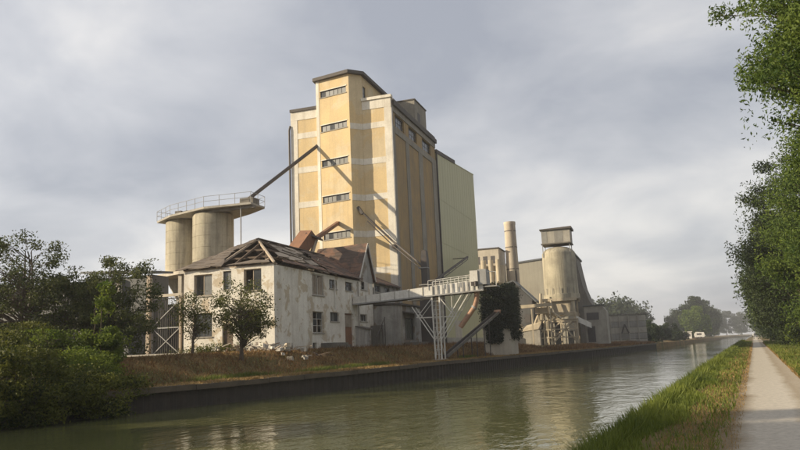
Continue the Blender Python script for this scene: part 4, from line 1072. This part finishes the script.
for x in (12.4, 13.4, 15.0): MB().tube([(x, 68.2, 6.3), (x, 68.2, 7.4)], .06, 5).build('rail_post', M['plant_dust'], fr)
MB().tube([(11.0, 68.2, 7.35), (16.9, 68.2, 7.4)], .05, 5).build('rail', M['plant_dust'], fr)
MB().box(15.3, 16.4, 69.2, 71, 2.1, 4.4).build('machine', M['plant_grey'], fr)
MB().beam((11.4, 68.8, 9.0), (12.6, 68.9, 6.4), .4, .4).build('feed_pipe', M['plant_dust'], fr)
MB().box(13.2, 14.2, 70, 72, 2.1, 5.9).build('machine', M['plant_grey'], fr)
MB().lathe(12.2, 68.0, [(.05, 3.6), (.55, 4.6), (.55, 6.0), (.4, 6.15)], 16).build('tank', M['plant_dust'], fr, smooth=True)
for x in (10.9, 12.4, 15.2, 17.1): MB().beam((x, 67.6, 2.1), (x, 67.6, 6.1), .2, .2).build('post', M['plant_dust'], fr)
for z in (3.4, 4.7): MB().beam((10.8, 67.5, z), (17.2, 67.5, z), .14, .16).build('beam', M['plant_dust'], fr)
for p, q in (((10.9, 3.4), (12.4, 6.0)), ((15.2, 4.7), (17.1, 2.4)), ((12.5, 4.7), (15.1, 3.4)), ((15.3, 6.0), (17.0, 4.8))): MB().beam((p[0], 67.55, p[1]), (q[0], 67.55, q[1]), .13, .13).build('brace', M['plant_dust'], fr)
for x0 in (11.0, 16.9):
    for i in range(6): MB().tube([(x0, 67.6 + i * 1.2, 6.3), (x0, 67.6 + i * 1.2, 7.4)], .05, 5).build('rail_post', M['plant_dust'], fr)
MB().tube([(11.6, 68.0, 10.6), (11.4, 67.9, 8.0), (10.6, 67.7, 6.2), (10.2, 67.6, 5.2)], .22, 8).build('feed_pipe', M['plant_dust'], fr)
MB().tube([(13.2, 67.9, 9.4), (13.2, 67.8, 7.5), (14.6, 67.8, 6.4)], .18, 8).build('feed_pipe', M['plant_dust'], fr)
MB().beam((12.9, 67.4, 2.2), (16.2, 67.4, 5.9), .5, .25).build('stair', M['plant_dust'], fr)
MB().box(10.6, 12.6, 67.3, 68.0, 7.35, 8.3).build('cabinet', M['plant_dust'], fr)

rp = thing('loading_ramp', 'pale concrete ramp with slumped lime heap beside the frame', 'ramp', (9, 69, 2.3))
MB().hexa([(7.3, 67.2, 2.1), (11.3, 67.2, 2.1), (11.3, 70.5, 2.1), (7.3, 70.5, 2.1), (7.3, 67.2, 4.4), (11.3, 67.2, 4.9), (11.3, 70.5, 5.4), (7.3, 70.5, 4.9)]).build('wall', M['conc'], rp)
MB().hexa([(7.2, 67.1, 4.42), (11.4, 67.1, 4.92), (11.4, 70.6, 5.45), (7.2, 70.6, 4.95), (7.6, 67.6, 5.3), (11.4, 67.4, 6.0), (11.4, 70.6, 6.1), (7.8, 70.4, 5.5)]).build('lime_heap', M['plant_dust'], rp)
MB().hexa([(5.9, 66.4, 2.0), (7.25, 66.4, 2.0), (7.25, 68.6, 2.0), (5.9, 68.6, 2.0), (5.9, 66.4, 4.0), (7.25, 66.4, 4.1), (7.25, 68.6, 4.1), (5.9, 68.6, 4.0)]).build('block', M['conc_pale'], rp)

FRAME = (1.1, -2.78, 5.08, -.26)
bh = thing('storage_hall', 'large beige storage hall with swept roof edge behind the round silo', 'hall', (8, 106, 2.4))
MB().prism([(-2, 101, 2), (13.6, 101, 2), (13.6, 101, 20.3), (-2, 101, 19.1)], (0, 16, 0)).build('wall', M['hall_clad'], bh)
MB().prism([(13.61, 103, 2), (17.6, 103, 2), (17.6, 103, 9.3), (16.6, 103, 11), (15.6, 103, 14), (15.0, 103, 17.5), (14.6, 103, 20.3), (13.61, 103, 20.3)], (0, 13, 0)).build('side_roof', M['conc_dark'], bh)['label'] = 'swept side roof with shade put into its dark colour'  # dark material stands in for shade, since this face catches the sun
MB().hexa([(-2.2, 100.8, 19.1), (14.8, 100.8, 20.42), (14.8, 117.2, 20.42), (-2.2, 117.2, 19.1), (-2.2, 100.8, 19.4), (14.8, 100.8, 20.75), (14.8, 117.2, 20.75), (-2.2, 117.2, 19.4)]).build('roof', M['shed_roof'], bh)
FRAME = (1.17, -4.72, 8.64, -.44)
b1 = thing('beige_block', 'tall beige rendered block just right of the green store', 'building', (1, 80, 2.4))
MB().box(-2, 3.3, 77.6, 84, 2.2, 19.9).build('wall', M['conc_pale'], b1)
MB().box(-2.1, 3.45, 77.45, 84.1, 19.903, 20.1).build('roof', M['dark_fascia'], b1)
for i in range(3): 
    b = MB(); FRONT(77.6).box(b, -1.0 + i * 1.4, -.2 + i * 1.4, 17.2, 18.6, -.02, .1); b.build('window', M['frame_dark'], b1)
b2 = thing('dusty_annex', 'lower dusty annex with rounded tanks in front of beige block', 'building', (2.5, 76.5, 2.4))
MB().box(.3, 4.4, 75.6, 77.4, 2.2, 16.6).build('wall', M['plant_dust'], b2)
for x in (.9, 2.2, 3.5): MB().tube([(x, 75.4, 13.5), (x, 75.4, 17.6)], .45, 12).build('tank', M['plant_dust'], b2, smooth=True)
chm = thing('chimney', 'slim tall beige brick chimney with dark ladder on its side', 'chimney', (5.3, 79.5, 2.3))
MB().lathe(5.35, 79.5, [(1.3, 2), (1.02, 24.2), (1.08, 24.3), (1.08, 24.8), (.8, 24.8), (.8, 24)], 24).build('shaft', M['brick_chimney'], chm, smooth=True)
for z in (8, 12, 16, 20, 23): MB().lathe(5.35, 79.5, [(1.33 - (z - 2) * .0127, z), (1.33 - (z - 2) * .0127, z + .15)], 24, caps=False).build('hoop', M['steel_dark'], chm)
ld = MB()
for dx in (-.18, .18): ld.beam((6.25 + dx * .3, 78.85 + dx, 3), (5.98 + dx * .3, 79.0 + dx, 24.6), .05, .05)
for i in range(40): ld.beam((6.3 - i * .0068, 78.7, 3.3 + i * .53), (6.35 - i * .0068, 79.1, 3.3 + i * .53), .04, .04)
ld.build('ladder', M['steel_dark'], chm)
MB().beam((6.15, 78.6, 3), (5.9, 78.75, 24.5), .35, .35).build('flue', M['steel_dark'], chm)
FRAME = None
rbld = thing('pale_outhouse', 'pale gabled outhouse right of the round silo', 'building', (18.5, 95, 2.3))
MB().prism([(16.2, 93.4, 2), (20.3, 93.4, 2), (20.3, 93.4, 8.3), (19.6, 93.4, 9.3), (16.2, 93.4, 9.2)], (0, 8, 0)).build('wall', M['conc'], rbld)
for a0, a1, z0, z1 in ((16.6, 18.9, 6.6, 8.0), (16.6, 18.0, 2.4, 5.4)):
    b = MB(); FRONT(93.4).box(b, a0, a1, z0, z1, -.03, .1); b.build('opening', M['frame_dark'], rbld)
MB().hexa([(16.0, 93.0, 9.25), (19.7, 93.0, 9.35), (19.7, 101.6, 9.35), (16.0, 101.6, 9.25), (16.0, 93, 9.4), (19.8, 93, 9.5), (19.8, 101.6, 9.5), (16.0, 101.6, 9.4)]).build('roof', M['shed_roof'], rbld)
bw = thing('bunker_wall', 'long banded beige concrete bunker wall between silo works and bushes', 'wall', (22.5, 143, 1.6))
for i in range(5):
    z0 = 1.2 + i * 1.5
    MB().hexa([(17.9, 141, z0), (27.2, 144, z0), (27.0, 145, z0), (17.7, 142, z0), (17.9, 141, z0 + 1.42), (27.2, 144, z0 + 1.42), (27.0, 145, z0 + 1.42), (17.7, 142, z0 + 1.42)]).build('course', M['plant_grey'] if i % 2 else M['conc'], bw)
MB().hexa([(17.8, 140.8, 8.72), (27.4, 143.9, 8.72), (27.2, 145.2, 8.72), (17.6, 142.1, 8.72), (17.8, 140.8, 9.0), (27.4, 143.9, 9.0), (27.2, 145.2, 9.0), (17.6, 142.1, 9.0)]).build('capping', M['conc_dark'], bw)
for x in (18.6, 20.8, 23.0, 25.2):
    y = 141 + (x - 17.9) * .3226; MB().beam((x, y - .15, 1.2), (x, y - .15, 8.7), .25, .3).build('pier', M['conc'], bw)
MB().beam((21.2, 141.3, 4.2), (22.0, 141.6, 6.4), .3, .3).build('strut', M['steel_dark'], bw); MB().beam((22.9, 141.8, 4.2), (22.0, 141.6, 6.4), .3, .3).build('strut', M['steel_dark'], bw)

# white cabin, far off on the left bank
wc = thing('white_cabin', 'small white flat roofed cabin far off on the left bank', 'cabin', (45, 303, 1.9))
MB().box(42.3, 45.6, 301, 305, 1.8, 4.7).build('wall', M['white_metal'], wc)
MB().box(42.0, 45.9, 300.7, 305.3, 4.703, 5.0).build('roof', M['white_metal'], wc)
for x in (42.6, 44.2):
    b = MB(); FRONT(301).box(b, x, x + .9, 2.8, 4.0, -.05, .1); b.build('window', M['frame_dark'], wc)
cv = thing('caravan', 'low white caravan parked right of the far white cabin', 'caravan', (48, 300, 1.9))
MB().prism([(46.8, 299, 2.3), (50.6, 299, 2.3), (51, 299, 3.0), (50.6, 299, 4.4), (47.3, 299, 4.6), (46.6, 299, 3.6)], (0, 2.2, 0)).build('body', M['white_metal'], cv)
b = MB(); FRONT(299).box(b, 47.6, 49.6, 3.2, 4.0, -.04, .1); b.build('window', M['frame_dark'], cv)
for x in (48.2, 49.3): MB().tube([(x, 298.9, 2.15), (x, 299.2, 2.15)], .34, 12).build('wheel', M['steel_dark'], cv)
# white van at the far end of the path
yv = 420
vn = thing('white_van', 'tiny white van standing at the far end of the towpath', 'van', (xp(yv) + .8, yv, .92))
xv = xp(yv) + .8
MB().prism([(xv - .95, yv, 1.3), (xv + .95, yv, 1.3), (xv + .95, yv, 2.4), (xv + .8, yv, 3.0), (xv - .8, yv, 3.0), (xv - .95, yv, 2.4)], (0, 4.5, 0)).build('body', M['white_metal'], vn)
b = MB(); FRONT(yv).box(b, xv - .7, xv + .7, 2.2, 2.85, -.03, .1); b.build('windscreen', M['glass'], vn)
for s_ in (-.8, .8):
    for yy in (.8, 3.6): MB().tube([(xv + s_ - .12, yv + yy, 1.25), (xv + s_ + .12, yv + yy, 1.25)], .34, 12).build('wheel', M['steel_dark'], vn)
    b = MB(); FRONT(yv).box(b, xv + s_ * .9 - .1, xv + s_ * .9 + .1, 1.5, 1.7, -.03, .1); b.build('headlight', M['glass_pale'], vn)

# ------------------------------------------------------------------ left shed and lattice gate
sh_ = thing('open_shed', 'long dark metal shed with open bays hidden behind left trees', 'shed', (-24, 8, 2.9))
MB().hexa([(-22.3, 3.4, 10.9), (-14.3, 3.4, 10.4), (-14.3, 6.6, 10.6), (-22.3, 6.6, 11.1), (-22.3, 3.4, 11.1), (-14.3, 3.4, 10.6), (-14.3, 6.6, 10.8), (-22.3, 6.6, 11.3)]).build('roof', M['shed_roof'], sh_)
MB().box(-70, -22.32, 3.2, 16, 9.9, 10.15).build('roof', M['shed_roof'], sh_)
wall(FRONT(4), -22.2, -14.6, 2.7, 10.3, [(-21.6, -18.4, 2.7, 7.2), (-17.8, -15.1, 2.7, 6.4)], .15).build('wall', M['shed_metal'], sh_)
wall(FRONT(3.9), -69, -22.4, 2.7, 9.88, [(-34, -29, 2.7, 7), (-28, -23.4, 2.7, 7.4)], .15).build('wall', M['shed_metal'], sh_)
wall(CANAL(-14.6), 4.16, 6.3, 2.7, 10.3, [], .15).build('wall', M['shed_metal'], sh_)
MB().box(-69, -22.4, 15.5, 15.65, 2.7, 9.8).build('wall', M['shed_metal'], sh_)
MB().box(-22.1, -14.8, 6.31, 6.45, 2.7, 10.2).build('wall', M['shed_metal'], sh_)
for x in (-14.75, -18.1, -22.3, -28.5): MB().box(x - .18, x + .18, 3.55, 3.85, 2.6, 10.2 if x > -20 else 9.6).build('post', M['wood_pale'] if x > -15 else M['conc'], sh_)
MB().box(-14.9, -11.2, 3.6, 3.78, 8.15, 8.4).build('lintel', M['conc_pale'], sh_)
gt = thing('lattice_gate', 'tall steel lattice gate with crossed braces beside the white house', 'gate', (-12.9, 3.8, 2.9))
GX = [(-14.5, -11.5)]
MB().beam((-14.5, 3.9, 2.8), (-14.5, 3.9, 8.1), .12, .12).build('frame_post', M['steel_grey'], gt); MB().beam((-11.5, 3.9, 2.8), (-11.5, 3.9, 8.1), .2, .2).build('frame_post', M['wood_pale'], gt)
for z in (2.95, 5.4, 8.0): MB().beam((-14.5, 3.9, z), (-11.5, 3.9, z), .08, .1).build('rail', M['steel_grey'], gt)
for z0, z1 in ((3.0, 5.4), (5.4, 3.0), (5.5, 7.9)): MB().beam((-14.5, 3.88, z0), (-11.5, 3.88, z1), .07, .07).build('brace', M['steel_grey'], gt)
for i in range(13): MB().beam((-14.3 + i * .23, 3.93, 2.95), (-14.3 + i * .23, 3.93, 8.0), .035, .035).build('bar', M['steel_dark'], gt)
MB().box(-18.5, -8.6, 8.6, 8.75, 2.7, 7.9).build('back_sheet', M['shed_metal'], gt)
kb = MB()
for i in range(14): 
    y0 = 2.2
    kb = MB().box(-40 + i * 2.6, -40 + i * 2.6 + 2.56, 1.6, 1.9, 2.6, 3.12)
    if i == 0: kk = thing('yard_kerb', 'low pale concrete kerb along front of the left shed', 'kerb', (-22, 1.7, 2.9))
    kb.build('kerb_block', M['conc'], kk)

# rubble in front of the house
rbp = thing('rubble_heap', 'heap of white rubble and broken planks at the house corner', 'rubble', (-1, -1.2, 2.8))
for k in range(80):
    x = min(max(rng.gauss(.2, 2.2), -6.5), 3.4); y = rng.uniform(-2.6, -.3) if x < .3 else rng.uniform(-2.6, 1.6)
    z = ground_z(x, y) + rng.uniform(.1, .55); an = rng.uniform(0, 3.14)
    if rng.random() < .45:
        L_ = rng.uniform(.5, 1.4); MB().beam((x, y, z), (x + L_ * math.cos(an), y + L_ * math.sin(an) * .5, z + rng.uniform(-.1, .35)), rng.uniform(.1, .2), .06).build('plank', M[rng.choice(['wood_pale', 'wood_dark', 'debris'])], rbp)
    else:
        r = rng.uniform(.14, .42)
        vs = [Vector((math.cos(t) * math.cos(p), math.sin(t) * math.cos(p), math.sin(p) * .6)) * r * rng.uniform(.7, 1.2) + Vector((x, y, z)) for p in (-.7, .7) for t in (an, an + 1.57, an + 3.14, an + 4.71)]
        MB().hexa(vs).build('stone', M[rng.choice(['debris', 'debris', 'conc', 'plaster'])], rbp)
C = nrng.normal(size=(2600, 3)) * np.array([1.6, .5, .25]) + np.array([-4.6, -1.0, 3.1])
leaf_mesh('weeds', 'leaf_bramble', rbp, C, .16, nrng.random(len(C)), kind='stuff')

# ------------------------------------------------------------------ grasses
def grass(name, mat, X, Y, Z, h, wid, label, lean=.35):
    n = len(X); C = np.stack([X, Y, Z], 1)
    an = nrng.uniform(0, 2 * np.pi, n); d = np.stack([np.cos(an), np.sin(an), np.zeros(n)], 1)
    h = h * nrng.uniform(.5, 1.4, n); ln = nrng.normal(size=(n, 2)) * lean * h[:, None]
    V = np.empty((n, 3, 3))
    V[:, 0] = C - d * wid[:, None] * .5; V[:, 1] = C + d * wid[:, None] * .5
    V[:, 2] = C + np.stack([ln[:, 0], ln[:, 1], h], 1)
    me = bpy.data.meshes.new(name); me.vertices.add(3 * n); me.vertices.foreach_set('co', V.ravel().astype(np.float32))
    me.loops.add(3 * n); me.loops.foreach_set('vertex_index', np.arange(3 * n, dtype=np.int32))
    me.polygons.add(n); me.polygons.foreach_set('loop_start', np.arange(n, dtype=np.int32) * 3)
    me.update(calc_edges=True)
    patch = .5 + .5 * np.sin(X * .9 + 1.3 * np.sin(Y * .6)) * np.sin(Y * .5 + X * .3)
    t = np.clip(patch * .6 + nrng.random(n) * .5 - .05, 0, 1)
    at = me.attributes.new('tint', 'FLOAT', 'POINT'); at.data.foreach_set('value', np.repeat(t, 3).astype(np.float32))
    me.materials.append(M[mat])
    o = bpy.data.objects.new(name, me); COL.objects.link(o)
    return tag(o, label, 'grass', kind='stuff')
def zarr(X, Y): return np.array([ground_z(a, b) for a, b in zip(X, Y)])
# near verge, green, between water and path
n = 90000
al = 3.0 * (60 ** nrng.random(n)); Y = CAM.y + al * .9925; e = nrng.uniform(.15, 2.75, n) ** 1.0
X = np.array([xn(y) for y in Y]) + e
keep = nrng.random(n) < np.where(e > 1.75 + .35 * np.sin(Y * .8) * np.sin(Y * .23 + 1), .14, 1); X, Y, al, e = X[keep], Y[keep], al[keep], e[keep]
hh = np.where(e < 1.2, .26, .13) * (1 + al * .006)
grass('verge_grass', 'grass_green', X, Y, zarr(X, Y) - .02, hh, .008 + al * .0016, 'green grass verge between canal water and pale towpath')
n = 30000
al = 3.0 * (50 ** nrng.random(n)); Y = CAM.y + al * .9925; e = nrng.uniform(1.7, 2.95, n)
X = np.array([xn(y) for y in Y]) + e
grass('dry_verge_grass', 'grass_dry', X, Y, zarr(X, Y) - .02, .05 + al * .0008, .005 + al * .0010, 'dry straw coloured grass at left edge of the towpath')
n = 20000
al = 12 * (12 ** nrng.random(n)); Y = CAM.y + al * .9925; e = 4.75 + nrng.random(n) ** 1.3 * 3.5
X = np.array([xn(y) for y in Y]) + e
grass('right_verge_grass', 'grass_green', X, Y, zarr(X, Y) - .02, .14 + al * .002, .01 + al * .0016, 'grass strip between towpath and the trees on the right')
n = 22000
al = 12 * (12 ** nrng.random(n)); Y = CAM.y + al * .9925; e = 4.7 + nrng.random(n) ** 1.6 * 2.6
X = np.array([xn(y) for y in Y]) + e
grass('right_dry_grass', 'grass_dry', X, Y, zarr(X, Y) - .02, .08 + al * .0015, .008 + al * .0013, 'dry yellowed grass along right edge of the towpath')
# tufts hanging over the quay edge
n = 9000
Y = nrng.uniform(-22, 110, n); d = nrng.uniform(-.04, .5, n)
Y += .8 * np.sin(Y * 1.3)
X = np.array([xf(y) for y in Y]) - d
grass('coping_weeds', 'grass_dry', X, Y, np.array([zq(y) for y in Y]) - .02, nrng.uniform(.05, .22, n), np.full(n, .07), 'dry weeds growing in the joints of the quay coping', .8)
# far bank
n = 60000
Y = nrng.uniform(-20, 60, n); d = .45 + nrng.random(n) * 8.0
X = np.array([xf(y) for y in Y]) - d
keep = ~((X < .2) & (Y > -.3)); keep &= ~((X < 5) & (Y > 21)); X, Y, d = X[keep], Y[keep], d[keep]
rust = (d > 2.6) & (d < 7.5) & (nrng.random(len(d)) < .3)
grass('bank_grass', 'grass_rust', X[rust], Y[rust], zarr(X[rust], Y[rust]) - .03, np.full(rust.sum(), .34), np.full(rust.sum(), .07), 'rust brown dry weeds on the far bank slope', .5)
q = ~rust
grass('quay_grass', 'grass_dry', X[q], Y[q], zarr(X[q], Y[q]) - .03, np.full(q.sum(), .13), np.full(q.sum(), .06), 'short straw coloured grass along the quay top', .5)
n = 5000
Y = nrng.choice([-12, -9.5, -3, 1.5, 5, 24], n) + nrng.normal(size=n) * 1.1; d = 2.2 + nrng.random(n) * .8
X = np.array([xf(y) for y in Y]) - d
grass('green_tufts', 'grass_green', X, Y, zarr(X, Y) - .03, np.full(n, .3), np.full(n, .06), 'green weed tufts dotted along the quay')
n = 14000
Y = nrng.uniform(60, 150, n); d = .5 + nrng.random(n) * 4
X = np.array([xf(y) for y in Y]) - d
grass('works_bank_weeds', 'grass_rust', X, Y, zarr(X, Y) - .03, np.full(n, .55), np.full(n, .16), 'weeds along the quay before the silo works', .6)

# ------------------------------------------------------------------ thin evening haze
hz = MB().box(-2700, 3300, -420, 3050, -3.2, 42).build('haze', M['path'])
hm = bpy.data.materials.new('haze'); hm.use_nodes = True
hn, hl_ = hm.node_tree.nodes, hm.node_tree.links
hn.clear()
ho = hn.new('ShaderNodeOutputMaterial'); hv = hn.new('ShaderNodeVolumePrincipled')
hv.inputs['Color'].default_value = (.93, .94, .96, 1); hv.inputs['Density'].default_value = .00042; hv.inputs['Anisotropy'].default_value = .1
hl_.new(hv.outputs[0], ho.inputs['Volume'])
hz.data.materials.clear(); hz.data.materials.append(hm)
tag(hz, kind='stuff')
